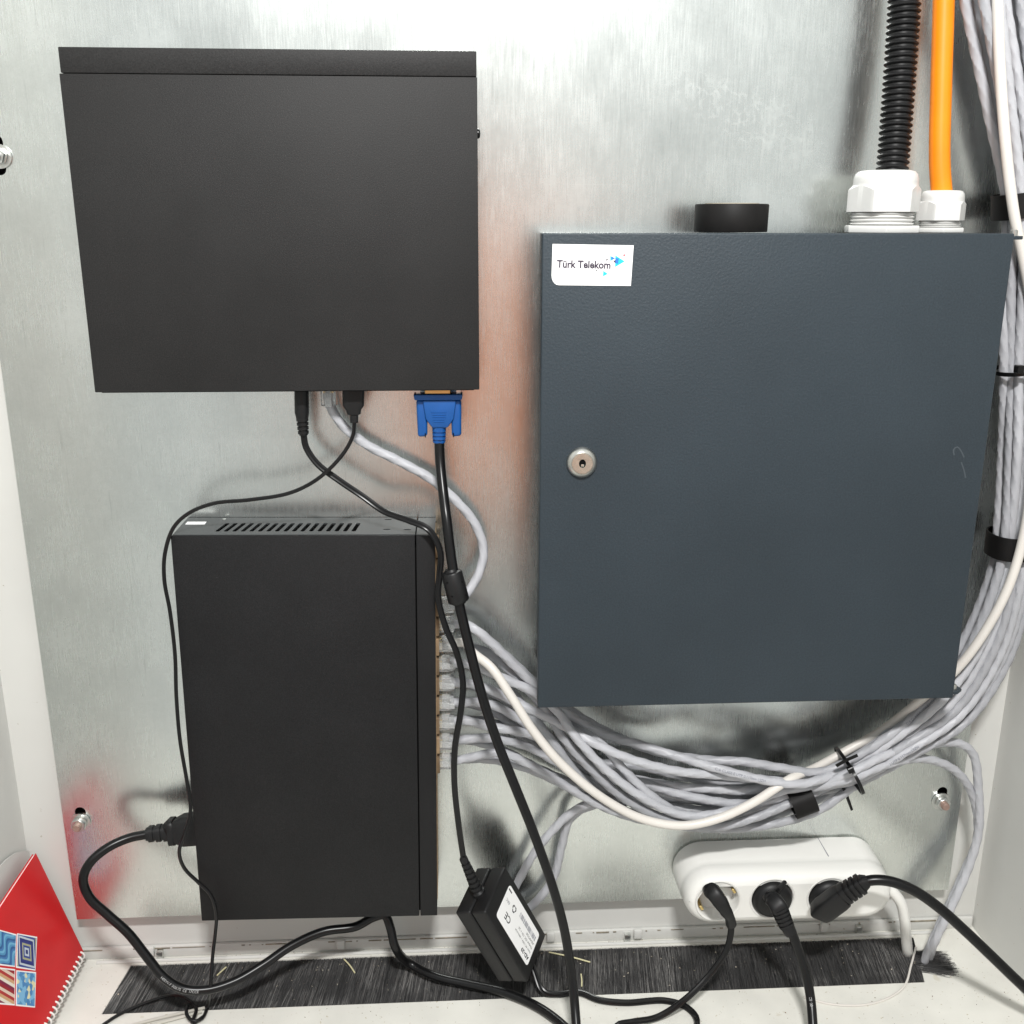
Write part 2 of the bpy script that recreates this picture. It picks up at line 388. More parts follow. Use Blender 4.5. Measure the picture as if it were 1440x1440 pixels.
# folded lip under the back wall, with its drain gaps and bumps
lip = [box(XL+.002, XR-.002, YB-.004, YB-.0005, FZ, FZ+.012, .001)]
mk('floor_lip', join(*lip), M['wall'], fl)
mk('edge_bead', tube([(XL+.052, bry1+.0035, FZ+.0012), (.1, bry1+.0035, FZ+.0012), (brx1+.03, bry1+.0035, FZ+.0012)], .0016, 8, .02), M['wall'], fl)
xg = -.375
while xg < .455:
    ln_ = random.choice((.0015, .003, .006, .012, .030))
    mk('drain_gap', box(xg, xg+ln_, YB-.0048, YB-.0038, FZ+.0102+random.uniform(-.0003, .0003), FZ+.0105+random.uniform(0, .0005)), M['dirt'], fl)
    xg += ln_+random.choice((.002, .004, .010, .028))
for x in (-.290, -.115, .012, .082, .165, .345):
    mk('weld_bump', box(x-.004, x+.004, YB-.008, YB-.003, FZ+.004, FZ+.0135, .0015), M['wall'], fl)
for x in (-.281, .155, .379):
    mk('clip', box(x-.003, x+.003, YB-.0085, YB-.003, FZ+.001, FZ+.0095, .001), M['zinc'], fl)
# right and left inner returns beside the plate
for a, b in ((1345, 1118), (1352, 1190)):
    p = at(a+22, b, -.005); mk('weld_spot', lathe([(.0001, 0), (.003, .0006), (.005, .0014), (.004, .003)], 10), M['wall'], rw) if False else None
# ------------------------------------------------------------------ mounting plate
PX0, PX1, PZ0, PZ1 = -.3480, .4570, -.6073, .50
slots = [(at(114, 1150), .0095, .021), (at(1324, 1121), .0095, .021), (at(-3, 218), .0095, .028)]
outl = [(PX0, PZ0), (PX1, PZ0), (PX1, PZ1), (PX0, PZ1)]
XZ = Matrix(((1,0,0,0), (0,0,-1,0), (0,1,0,0), (0,0,0,1)))          # local XY plate -> world XZ, +Z toward the viewer
plate = mk('mounting_plate', xf(extr(outl, [slot(p.x, p.z, a, b) for p, a, b in slots], -.002, 0), XZ), M['plate'])
tag(plate, 'galvanised steel mounting plate bolted upright at the back of the white cabinet', 'mounting plate')
for k, (p, a, b) in enumerate(slots):
    mk('slot_shade_fill', box(p.x-.015, p.x+.015, .0075, YB, p.z-.022, p.z+.022), M['void'], plate)  # black pad added behind each slot so the opening reads as shade
    c = Vector((p.x+(-.0005 if k < 2 else .001), 0, p.z-.0035)) if k < 2 else Vector((p.x+.0015, 0, p.z-.001))
    b_ = mk('bolt', xf(lathe([(.0037, -.01), (.0037, .0105), (.0030, .0118)], 16), Matrix.Translation(c) @ XZ), M['copper'] if k != 2 else M['zinc'], plate)
    mk('washer', xf(lathe([(.0085, .0004), (.0085, .0018), (.0040, .0019)], 24), Matrix.Translation(c) @ XZ), M['zinc'], b_)
    mk('nut', xf(bevel(lathe([(.0066, .0019), (.0066, .0078)], 6), .0006, 1), Matrix.Translation(c) @ XZ @ Matrix.Rotation(.3+k, 4, 'Z')), M['zinc'], b_)
# ------------------------------------------------------------------ recorder (upper black case)
NX0, NX1, NZ0, NZ1, ND = -.2623, .0171, -.1216, .1095, .05
nvr = thing('video_recorder', 'large flat black recorder case fixed to the upper left of the steel plate', 'recorder', ((NX0+NX1)/2, -.02, NZ0))
zs = at(370, 105, ND).z
mk('cover', box(NX0, NX1, -ND, -.006, NZ0, zs-.0003, .0006), M['nvr'], nvr)
mk('front_panel', bevel(box(NX0+.0012, NX1-.0004, -ND-.0005, -.007, zs, NZ1), .0007, 2), M['nvr'], nvr)
mk('rear_panel', box(NX0+.004, NX1-.004, -ND+.003, -.010, NZ0-.0008, NZ0+.002), M['void'], nvr)
for x in (NX0+.03, NX1-.03):
    mk('foot', box(x-.008, x+.008, -.0062, -.0002, NZ0+.03, NZ1-.03), M['cord_matt'], nvr)
p = at(672, 188, .028)
sc = mk('screw', xf(lathe([(.0034, 0), (.0034, .0012), (.0026, .0022), (.0002, .0026)], 14, True), Matrix.Translation((NX1, p.y, p.z)) @ Matrix.Rotation(R(90), 4, 'Y')), M['cord'], nvr)
# ------------------------------------------------------------------ network switch (lower black case)
swc = Vector((-.1205, 0, -.4050)); SW, SH, SD = .2005, .3446, .049
SM = Matrix.Translation(swc) @ Matrix.Rotation(.0135, 4, 'Y')
sw = thing('network_switch', 'tall black network switch case below the recorder, ports and cables on its right side', 'network switch', tuple(swc-Vector((0, 0, SH/2))))
hx, hz = SW/2, SH/2
seam = hx-.0150
inner = box(-hx+.003, hx-.004, -SD+.004, -.003, -hz+.003, hz-.012)
mk('vent_shade_fill', xf(inner, SM), M['void'], sw)  # plain black box, colours the shade seen through the vents
mk('cover', xf(join(box(-hx, seam-.0005, -SD, -SD+.0015, -hz, hz-.0004, .0006), box(-hx, -hx+.0014, -SD+.0015, -.001, -hz, hz-.0014)), SM), M['switch'], sw)
mk('front_panel', xf(join(box(seam+.0005, hx, -SD-.0002, -SD+.0014, -hz+.0002, hz-.0004, .0006), box(seam+.0005, hx-.0002, -SD+.0014, -.001, -hz, -hz+.0014)), SM), M['switch'], sw)
mk('bottom_panel', xf(box(-hx+.0014, seam-.0005, -SD+.0016, -.001, -hz, -hz+.0014), SM), M['switch'], sw)
IM = SM.inverted()
holes = []
for i in range(17):
    u = 312+i*11.75
    sl_ = 6.4-3.6*i/16; a = IM @ at(u-sl_, 745.0, .038); b = IM @ at(u+sl_-.6, 735.6, .0185)
    x0 = a.x; x1 = b.x+.001; wv = .0017
    n_ = 5; pl = []
    ys0, ys1 = -.0375, -.0185
    for k in range(n_+1):
        t = math.pi+math.pi*k/n_; pl.append((x0+wv*math.cos(t), ys0+wv*math.sin(t)))
    for k in range(n_+1):
        t = math.pi*k/n_; pl.append((x1+wv*math.cos(t), ys1+wv*math.sin(t)))
    holes.append(pl)
for u, v in ((546, 732), (544, 746), (573, 746), (572, 733.5)):
    r = ray(u, v); q = CAM+r*(-.2345/r.z); q = IM @ q; holes.append([(q.x+.0032*math.cos(t*math.pi/4), max(-.045, min(-.006, q.y))+.0014*math.sin(t*math.pi/4)) for t in range(8)])
tp = extr([(-hx+.0015, -SD+.0016), (seam-.0004, -SD+.0016), (seam-.0004, -.001), (-hx+.0015, -.001)], holes, hz-.0012, hz)
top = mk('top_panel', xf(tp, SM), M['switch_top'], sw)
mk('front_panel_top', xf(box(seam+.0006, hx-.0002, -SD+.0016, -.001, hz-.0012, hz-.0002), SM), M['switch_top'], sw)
r = ray(276, 741); q = IM @ (CAM+r*(-.2345/r.z))
st = mk('warranty_sticker', xf(box(q.x-.0075, q.x+.0075, q.y-.0035, q.y+.0035, hz+.0001, hz+.0003), SM), M['paper'], top)
r = ray(320, 729); q = IM @ (CAM+r*(-.2345/r.z))
mk('screw', xf(lathe([(.0016, hz), (.0016, hz+.0004), (.0006, hz+.0006)], 8), SM @ Matrix.Translation((q.x, -.006, 0))), M['zinc'], top)
# port strip on the right face
mk('port_panel', xf(box(hx-.004, hx+.0004, -SD+.006, -.003, -hz+.012, hz-.004), SM), M['brass'], sw)
def port_v(k): return 768+k*27.5
ports = {}
for k in range(12):
    for row, d in (('front', .0345), ('rear', .0165)):
        q = IM @ at(617, port_v(k), d); z = q.z
        o = extr(rrect(.0150, .0148, .001, 2), [rrect(.0122, .0090, .0006, 2)[::-1]], 0, .0024)
        Mx = SM @ Matrix.Translation((hx+.0002, -d, z)) @ Matrix(((0,0,1,0), (0,1,0,0), (1,0,0,0), (0,0,0,1)))
        pt = mk('port', xf(o, Mx), M['brass'], sw)
        mk('contacts', xf(box(-.0045, .0045, .0012, .0040, .0002, .0014), Mx), M['gold'], pt)
        ports[(row, k)] = (SM @ Vector((hx+.0026, -d, z)), Mx)
# ------------------------------------------------------------------ grey wall box
BX0, BX1, BZ0, BZ1, BD = .0594, .3877, -.3625, -.0090, .09
wb = thing('telecom_box', 'dark blue-grey metal wall box with a key lock and white sticker', 'telecom box', ((BX0+BX1)/2, -.045, BZ0))
mk('case', box(BX0+.0060, BX1-.0015, -BD+.0125, -.0002, BZ0+.0012, BZ1-.0008, .001), M['box'], wb)
door = mk('door', bevel(box(BX0, BX1, -BD, -BD+.012, BZ0, BZ1), .0011, 3), M['box'], wb)
for (u, v), s in (((1347, 977), 1), ((1434, 331), 1)):
    p = at(u, v, BD-.012)
    zz = BZ0+.003 if v > 700 else BZ1-.003
    h = mk('hinge_tab', xf(bevel(extr([(0, -.007), (.006, -.007), (.0115, -.002), (.0105, .004), (.003, .007), (0, .007)], [], -.0012, .0012), .0004, 1), Matrix.Translation((BX1-.001, -BD+.010, zz))), M['box'], wb)
    mk('hinge_pin', xf(lathe([(.0025, 0), (.0025, .0035), (.0015, .0042)], 12), Matrix.Translation((BX1+.0035, -BD+.008, zz+.0012))), M['nickel'], h)
lk = at(818, 650, BD); LM = Matrix.Translation((lk.x, -BD, lk.z)) @ XZ
lock = mk('lock', xf(lathe([(.0113, 0), (.0112, .0012), (.0100, .0032), (.0080, .0046), (.0078, .0040)], 40), LM), M['nickel'], door)
core = mk('lock_core', xf(extr(ring(.0076, 36), [ring(.0024, 16, rev=True)], .0030, .0047), LM), M['lockcore'], lock) if False else None
mk('lock_core', xf(bevel(extr(ring(.0074, 36), [[(x, y*1.25) for x, y in ring(.0025, 16, rev=True)]], .0036, .0050), .0003, 1, 50), LM), M['lockcore'], lock)
mk('keyhole', xf(lathe([(.0030, .0038), (.0030, .0042)], 16), LM), M['void'], lock)
mk('key_pins', xf(box(-.0010, .0012, -.0022, -.0005, .0041, .0047, .0002), LM), M['lockcore'], lock)
# sticker with the operator's lettering
sq = [at(u, v, BD) for u, v in ((777, 343), (891, 345), (887, 402), (775, 401))]
SX, SZ = at(833, 373, BD).x, at(833, 373, BD).z
TM = Matrix.Translation((SX, -BD-.0001, SZ)) @ XZ
def loc2(p): return (p.x-SX, p.z-SZ)
a, b, c, d = [loc2(p) for p in sq]
ol = [d_ for d_ in (a, b, c)]
k1 = (d[0]+.0052, d[1]); k2 = (d[0]+.0002, d[1]+.0065)
cur = [(d[0]+.0052-.0050*math.sin(t), d[1]+.0065-.0065*math.cos(t)) for t in [R(90*i/5) for i in range(6)]]
stk = mk('sticker', xf(extr([a, b, c]+cur, [], .0, .00025), TM), M['paper'], door)
def lettering(s, size, u, v, M_, m_, par, bold=0, align='LEFT', sx=1.0):
    q = loc2(at(u, v, BD)); V, F = text_mesh(s, size, align, bold, sx)
    mk('lettering', xf(solid((V, F), .00005), M_ @ Matrix.Translation((q[0], q[1], .00030)) @ Matrix.Rotation(R(-1.3), 4, 'Z')), m_, par, smooth=False)
lettering('Türk Telekom', .0070, 783, 376, TM, M['ink_purple'], stk, .00022, sx=.905)
def tri(pts, m_, lift=0):
    q = [loc2(at(740+x/8, 320+y/8, BD)) for x, y in pts]
    mk('logo_triangle', xf(extr(q, [], .00030+lift, .00036+lift), TM), m_, stk, smooth=False)
tri([(1002, 312), (1108, 380), (998, 445)], M['cyan']); tri([(945, 318), (1000, 345), (945, 378)], M['cyan'], .00001)
tri([(957, 325), (1000, 345), (957, 362)], M['midblue'], .0001); tri([(1002, 345), (1040, 345), (1030, 408), (1000, 395)], M['midblue'], .0001)
tri([(978, 378), (1002, 365), (1002, 398)], M['ink_purple'], .0002)
tri([(866, 485), (917, 520), (862, 550)], M['cyan']); tri([(1095, 294), (1118, 311), (1090, 325)], M['redink'])
tri([(900, 346), (922, 361), (900, 377)], M['ink_purple']); tri([(782, 470), (801, 483), (780, 494)], M['ink_purple'])
M['scuff'] = mat('scuffed_paint', (.050, .060, .070), .6)
for l in (((1342, 640), (1341, 632), (1346, 628), (1351, 633), (1356, 643)), ((1352, 650), (1356, 662), (1358, 672))):
    mk('scuff', sweep([at(u, v, BD) for u, v in l], lambda s, L: [(x*1.0, y*.12) for x, y in circ(.0006, 6)], .002, fixed=True), M['scuff'], door)
# ------------------------------------------------------------------ on top of the box
ZT = BZ1
def gland(u, d, rn, rt, rb, vtop, v2, v3, label):
    c = at(u, 326, d); zt = at(u, vtop, d).z; z2 = at(u, v2, d).z; z3 = at(u, v3, d).z
    cx, cyy = c.x, -d
    g = thing('cable_gland', label, 'cable gland', (cx, cyy, ZT), 'white cable glands on the box')
    T = Matrix.Translation((cx, cyy, 0))
    mk('flange', xf(bevel(lathe([(rb, ZT), (rb, z3)], 6), .0008, 2), T @ Matrix.Rotation(R(15), 4, 'Z')), M['gland'], g)
    pr = [(rt*.96, z3)]; n = 4
    for i in range(n):
        z0 = z3+(z2-z3)*i/n; z1 = z3+(z2-z3)*(i+.5)/n; zz = z3+(z2-z3)*(i+.9)/n; pr += [(rt*.93, z0), (rt, z1), (rt*.93, zz)]
    pr.append((rt*.93, z2+.001))
    mk('thread', xf(lathe(pr, 40), T), M['gland'], g)
    # hexagonal nut, its corners turned down by a chamfer, under a round domed cap
    h = zt-z2; ri = rn*.866; na = 96; V, F = [], []
    rows = [(0, None), (1, None), (2, ri*.995), (3, ri*.97)]
    for j, fixed in rows:
        for i in range(na):
            a_ = 2*math.pi*i/na; q = (a_+R(8)) % R(60)-R(30); rh = min(ri/math.cos(q), rn*.985)
            if j == 0: r_, z_ = rh, z2
            elif j == 1: r_, z_ = rh, z2+h*.62-(rh-ri)*.9
            elif j == 2: r_, z_ = ri*.992, z2+h*.64
            else: r_, z_ = ri*.985, z2+h*.70
            V.append(Vector((r_*math.cos(a_), r_*math.sin(a_), z_)))
    for j in range(3):
        for i in range(na): F.append((j*na+i, j*na+(i+1) % na, (j+1)*na+(i+1) % na, (j+1)*na+i))
    F.append(tuple(reversed(range(na)))); F.append(tuple(range(3*na, 4*na)))
    mk('nut', xf((V, F), T), M['gland'], g, ang=22)
    cap = [(ri*.985, z2+h*.70), (ri*.98, z2+h*.80), (ri*.94, z2+h*.91), (ri*.86, z2+h*.975), (ri*.74, zt), (ri*.58, zt)]
    mk('cap', xf(lathe(cap, 48), T), M['gland'], g)
    return Vector((cx, cyy, zt))
g1 = gland(1238.5, .047, .0262, .0222, .0280, 240, 298, 317, 'large white cable gland gripping the black corrugated hose on the box')
g2 = gland(1320, .038, .0178, .0150, .0180, 268, 310, 320, 'small white cable gland gripping the orange cable on the box')
hp = [Vector((at(1252, 262, .047).x, -.047, g1.z-.012)), at(1256, 225, .044), at(1262, 150, .039), at(1267, 80, .036), at(1271, 20, .034), at(1274, -60, .033), at(1276, -140, .033)]
def hose_pr(s, L):
    ph = (s % .0042)/.0042; k = max(0, math.sin(2*math.pi*ph)*.75+.25)**.6
    return circ(.0094+.0020*k, 28)
tag(mk('corrugated_hose', sweep(hp, hose_pr, .00035), M['cord_matt']), 'black corrugated hose rising from the large white gland', 'hose')
op = [Vector((g2.x+.0004, -.038, g2.z-.008)), at(1321.5, 230, .035), at(1323.5, 120, .030), at(1327, 0, .026), at(1329, -120, .024)]
tag(mk('orange_cable', tube(op, .0074, 24, .006), M['orange']), 'thick orange cable rising from the small white gland', 'cable')
tc_ = at(1027, 326, .047)
tr = thing('tape_roll', 'roll of black tape lying flat on top of the grey box', 'tape roll', (tc_.x, -.047, ZT))
T = Matrix.Translation((tc_.x, -.047, ZT+.0002))
mk('tape', xf(lathe([(.0192, 0), (.0257, .0002), (.0260, .001), (.0262, .0185), (.0256, .0194), (.0192, .0194), (.0192, 0)], 56, False), T), M['tape'], tr)
mk('core', xf(lathe([(.0170, 0), (.0191, 0), (.0191, .0200), (.0170, .0200), (.0170, 0)], 48, False), T), M['core'], tr)
# ------------------------------------------------------------------ network cables
CR = .0037
stations = [   # centre, across direction, half width (pixels), depth range
    ((1194, 1083), (.42, .91), 24, (.022, .052)), ((1265, 1040), (.5, .85), 30, (.022, .052)), ((1335, 985), (.66, .75), 40, (.018, .050)),
    ((1385, 905), (.85, .5), 42, (.018, .050)), ((1420, 800), (.97, .2), 34, (.022, .050)), ((1429, 740), (1, .1), 34, (.022, .050)), ((1438, 630), (1, .03), 37, (.022, .050)), ((1440, 518), (1, 0), 38, (.024, .052)),
    ((1443, 400), (1, 0), 42, (.024, .052)), ((1446, 290), (1, 0), 42, (.024, .050)), ((1434, 150), (1, 0), 60, (.022, .050)), ((1410, 0), (1, 0), 66, (.022, .050)), ((1398, -90), (1, 0), 70, (.022, .050))]
def bundle(ai, bi, jit):
    out = []
    for k, ((u, v), (nx, ny), hw, (d0, d1)) in enumerate(stations):
        j = random.uniform(-1, 1)*jit; j2 = random.uniform(-1, 1)*.3*jit
        out.append((u+nx*hw*(ai+j*.12), v+ny*hw*(ai+j*.12), d0+(d1-d0)*min(1.1, max(-.1, bi+j2))))
    return out
def pts3(l): return [at(*p) for p in l]
def plug_rj(par, pos, dirv, side, m_wire=None):
    "clear modular plug: body, latch, gold contacts; pos = mouth of the port, dirv = away from it, side = toward the viewer"
    x = Vector(dirv).normalized(); y = Vector(side); y = (y-x*y.dot(x)).normalized(); z = x.cross(y)
    Mp = Matrix((x, y, z)).transposed().to_4x4(); Mp.translation = pos
    pg = mk('plug', xf(box(-.004, .0120, -.0040, .0040, -.0058, .0058, .0005, 1), Mp), M['clear'], par)
    mk('latch', xf(bevel(join(([Vector(p) for p in ((.000, .0040, -.0030), (.000, .0040, .0030), (.0125, .0066, .0024), (.0125, .0066, -.0024), (.000, .0050, -.0030), (.000, .0050, .0030), (.0125, .0075, .0024), (.0125, .0075, -.0024))], [(0,1,2,3), (4,7,6,5), (0,4,5,1), (1,5,6,2), (2,6,7,3), (3,7,4,0)])), .0002, 1), Mp), M['clear'], pg)
    cts = [box(-.0038, .0018, -.0043, -.0034, -.0043+i*.00115, -.0038+i*.00115) for i in range(8)]
    mk('contacts', xf(join(*cts, box(-.001, .0022, .0008, .0028, -.0040, .0040)), Mp), M['gold'], pg)
    return Mp
runs = {
 ('front', 4): [(668, 885, .040), (700, 913, .040), (745, 957, .036), (800, 1005, .032), (850, 1033, .030), (900, 1047, .032), (950, 1063, .040), (1010, 1081, .056), (1080, 1098, .060), (1130, 1102, .060)],
 ('rear', 4): [(675, 890, .020), (720, 930, .020), (770, 975, .020), (840, 1022, .020), (920, 1056, .026), (1000, 1069, .045), (1045, 1071, .050), (1100, 1080, .052), (1150, 1086, .050)],
 ('rear', 5): [(690, 921, .026), (735, 962, .032), (765, 996, .036), (792, 1037, .046), (830, 1080, .050), (880, 1124, .050), (940, 1153, .050), (1005, 1163, .050), (1060, 1150, .050), (1110, 1130, .046)],
 ('front', 6): [(672, 938, .037), (715, 957, .040), (752, 974, .040), (783, 999, .045), (810, 1037, .056), (850, 1080, .057), (900, 1119, .056), (965, 1147, .052), (1030, 1139, .050), (1100, 1112, .050)],
 ('rear', 6): [(690, 946, .020), (730, 985, .030), (775, 1040, .042), (815, 1090, .040), (860, 1130, .034), (920, 1154, .034), (1000, 1165, .034), (1080, 1160, .040), (1150, 1140, .046)],
 ('front', 7): [(680, 966, .036), (730, 990, .036), (780, 1014, .042), (830, 1042, .056), (880, 1065, .060), (950, 1084, .056), (1010, 1090, .050), (1100, 1096, .046)],
 ('rear', 7): [(690, 973, .018), (740, 1000, .020), (795, 1018, .032), (840, 1042, .048), (880, 1085, .052), (912, 1116, .052), (960, 1145, .046), (1010, 1150, .042), (1090, 1124, .040)],
 ('front', 8): [(668, 987, .036), (700, 994, .034), (750, 1025, .030), (820, 1070, .030), (900, 1100, .036), (980, 1122, .042), (1050, 1130, .042), (1110, 1117, .042)],
 ('rear', 8): [(690, 999, .018), (750, 1040, .016), (830, 1085, .018), (920, 1111, .024), (1000, 1128, .024), (1080, 1120, .028)],
 ('front', 9): [(690, 1022, .037), (735, 1030, .036), (790, 1049, .030), (860, 1086, .026), (940, 1104, .034), (1000, 1109, .040), (1060, 1110, .040)],
 ('rear', 9): [(690, 1016, .018), (740, 1036, .016), (820, 1068, .014), (900, 1078, .016), (980, 1096, .020), (1080, 1104, .030)],
 ('front', 10): [(690, 1038, .036), (740, 1049, .030), (800, 1082, .024), (870, 1117, .024), (950, 1136, .028), (1040, 1138, .034), (1110, 1122, .036)],
 ('rear', 10): [(700, 1052, .017), (760, 1082, .016), (830, 1110, .014), (900, 1122, .018), (985, 1110, .024), (1050, 1114, .030)],
 ('front', 11): [(680, 1061, .037), (706, 1059, .036), (750, 1078, .032), (800, 1108, .030), (845, 1133, .030), (900, 1152, .026), (980, 1162, .026), (1070, 1152, .030)],
 ('rear', 11): [(690, 1068, .017), (740, 1080, .015), (800, 1107, .014), (860, 1136, .016), (940, 1150, .018), (1040, 1146, .024)],
}
slotab = {('front', 4): (-.15, .95), ('rear', 4): (-.45, .8), ('rear', 5): (.35, .8), ('front', 6): (.62, .85), ('rear', 6): (.95, .6), ('front', 7): (.1, .75), ('rear', 7): (.25, .4),
          ('front', 8): (-.05, .35), ('rear', 8): (.5, .2), ('front', 9): (-.75, .45), ('rear', 9): (-.6, .1), ('front', 10): (.75, .4), ('rear', 10): (-.25, .05), ('front', 11): (.9, .15), ('rear', 11): (.15, .0)}
order = ['topmost', 'second', 'third', 'fourth', 'fifth', 'sixth', 'seventh', 'eighth', 'lowest']
rank = {('front', k): order[k-3] for k in range(3, 12)}
rank.update({('rear', k): order[k-4] if k < 11 else 'lowest' for k in range(4, 12)})
for key in runs:
    row, k = key
    pos, _ = ports[key]
    end = pos+Vector((.0085, 0, 0)); end2 = pos+Vector((.020, -.0005, -.0002 if k < 9 else .0016))
    pl = [end, end2]+pts3(runs[key])+pts3(bundle(*slotab[key], .5))
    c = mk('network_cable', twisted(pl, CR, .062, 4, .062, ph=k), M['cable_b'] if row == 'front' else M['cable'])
    tag(c, f'grey network cable, {rank[key]} plug from the top in the {"near" if row == "front" else "far"} row of switch ports', 'network cable', 'grey network cables from the switch')
    plug_rj(c, pos, (1, 0, 0), (0, -1, 0))
    Ln = spline(pl, .003)[1]
    for s0 in {('front', 9): (Ln-.21,), ('rear', 9): (Ln-.17, .30), ('front', 4): (.27,), ('front', 6): (.42,), ('rear', 5): (.40,), ('rear', 4): (.44, Ln-.20)}.get(key, ()):
        mk('print', text_on_tube('C-6 CLASS E UTP 0.117mm LSZH', .0030, pl, CR*1.05, s0, face=random.uniform(-.3, .3)), M['ink_grey'], c, smooth=False)
# looped patch cable from the recorder to the switch
pos, _ = ports[('front', 3)]
lp = [at(461, 546, .024), at(463, 566, .022), at(480, 596, .018), at(515, 625, .016), at(560, 648, .016), at(605, 673, .017), at(640, 703, .018), at(668, 737, .019), at(680, 775, .021), at(671, 812, .026), at(652, 840, .032), pos+Vector((.016, 0, .001)), pos+Vector((.008, 0, 0))]
c = tag(mk('network_cable', twisted(lp, CR, .055, 4, .06), M['cable_b']), 'pale grey patch cable looping from under the recorder down to the switch', 'network cable')
plug_rj(c, pos, (1, 0, 0), (0, -1, 0)); plug_rj(c, at(462, 548, .024), (0, 0, -1), (0, -1, 0))
# white cable
pos, _ = ports[('front', 5)]
wp = [pos+Vector((.008, 0, 0)), pos+Vector((.02, -.001, .001))]+pts3([(665, 918, .046), (690, 938, .056), (718, 978, .064), (748, 1025, .068), (790, 1075, .068), (850, 1124, .064), (905, 1152, .062), (960, 1161, .062), (1010, 1151, .062), (1060, 1128, .062), (1110, 1096, .058), (1150, 1078, .040), (1190, 1056, .034), (1240, 1027, .034), (1300, 980, .044), (1348, 938, .056), (1390, 880, .062), (1422, 815, .064), (1444, 730, .062), (1454, 620, .060), (1456, 500, .058), (1449, 420, .058), (1438, 360, .058), (1426, 300, .058), (1414, 200, .056), (1406, 90, .054), (1402, -20, .052), (1400, -100, .050)])
c = tag(mk('network_cable', tube(wp, .0037, 16, .003), M['white_cable']), 'single cream white network cable sweeping in front of the grey ones', 'network cable')
plug_rj(c, pos, (1, 0, 0), (0, -1, 0))
# two cables that pass through the bundle from floor to floor
ga = pts3([(700, 1288, .012), (722, 1252, .014), (748, 1205, .018), (775, 1170, .022), (808, 1140, .024), (850, 1124, .022), (950, 1122, .022), (1080, 1116, .030), (1150, 1105, .050), (1196, 1086, .060), (1250, 1060, .050), (1300, 1048, .040), (1347, 1045, .030), (1368, 1060, .026), (1376, 1110, .024), (1376, 1170, .024), (1362, 1220, .026), (1338, 1275, .034)])+[onfloor(1312, 1330, FZ+.02), onfloor(1303, 1362, FZ-.012)]
gb = pts3([(725, 1290, .010), (752, 1270, .010), (778, 1235, .010), (790, 1190, .012), (803, 1150, .016), (835, 1132, .018), (950, 1126, .018), (1090, 1120, .030), (1160, 1104, .054), (1198, 1094, .060), (1250, 1074, .050), (1300, 1067, .036), (1345, 1085, .026), (1370, 1125, .020), (1374, 1180, .020), (1352, 1235, .022), (1322, 1300, .028)])+[onfloor(1304, 1340, FZ+.012), onfloor(1296, 1366, FZ-.012)]
for pl, lb in ((ga, 'grey network cable arching highest right of the tie, then down to the brush'), (gb, 'grey network cable arching just below another right of the tie, then down')):
    tag(mk('network_cable', twisted(pl, CR, .062, 4, .06), M['cable_b']), lb, 'network cable', 'grey cables going down into the brush')
# ties and tape
def band(u, v, d, ax, halfw, halfd, wd, thick=.0012, n=28, sq=2.6):
    "closed strap round a bundle; ax = bundle direction in pixels"
    c = at(u, v, d); t = (at(u+ax[0], v+ax[1], d)-c).normalized(); side = t.cross(Vector((0, -1, 0))).normalized(); out = side.cross(t)
    V, F = [], []
    for j, (o, rr) in enumerate(((-wd/2, 0), (-wd/2, thick), (wd/2, thick), (wd/2, 0))):
        for i in range(n):
            a = 2*math.pi*i/n; cx, sx = math.cos(a), math.sin(a)
            V.append(c+t*o+side*((halfw+rr)*math.copysign(abs(cx)**(2/sq), cx))+out*((halfd+rr)*math.copysign(abs(sx)**(2/sq), sx)))
    for j in range(4):
        for i in range(n): F.append((j*n+i, j*n+(i+1) % n, ((j+1) % 4)*n+(i+1) % n, ((j+1) % 4)*n+i))
    return (V, F), c, t, side, out
vf, c, t, side, out = band(1194, 1083, .047, (.91, -.42), .0150, .0250, .0028)
tie = tag(mk('cable_tie', vf, M['cord']), 'black cable tie round the grey bundle, tail hanging below it', 'cable tie')
hd = at(1196, 1082, .0735)
mk('head', bevel(xf(box(-.0026, .0026, -.0022, .0022, -.0026, .0026), frame_m(hd, t, out)), .0006, 1), M['cord'], tie)
mk('tail', loft([(at(1186, 1108, .046), .0014, .0007, 4), (at(1190, 1117, .044), .0014, .0007, 4), (at(1194, 1128, .044), .0013, .0007, 4), (at(1198, 1139, .043), .0011, .0006, 4)], 12), M['cord'], tie)
mk('marker_strip', loft([(at(1176, 1077, .062), .0013, .0008, 4), (at(1190, 1069, .064), .0013, .0008, 4), (at(1206, 1062, .064), .0013, .0008, 4)], 12), M['tape'], tie)
vf, c, t, side, out = band(1123, 1118, .036, (.93, -.36), .0125, .0200, .0200)
tag(mk('tape_band', vf, M['tape']), 'black tape wrapped round part of the cable bundle left of the tie', 'tape band')
vf, c, t, side, out = band(1428, 764, .038, (.12, -1), .0205, .0190, .0190)
tag(mk('tape_band', vf, M['tape']), 'black tape wrapped round the cables beside the lower right of the box', 'tape band')
vf, c, t, side, out = band(1447, 286, .037, (0, -1), .0245, .0180, .0180)
tag(mk('tape_band', vf, M['tape']), 'black tape wrapped round the cables above the upper right of the box', 'tape band')
vf, c, t, side, out = band(1440, 518, .038, (0, -1), .0225, .0195, .0030)
tie = tag(mk('cable_tie', vf, M['cord']), 'black cable tie round the upright cables beside the middle of the box', 'cable tie')
mk('head', bevel(xf(box(-.0028, .0028, -.003, .003, -.003, .003), frame_m(at(1433, 519, .060), (1, 0, 0), (0, -1, 0))), .0006, 1), M['cord'], tie)
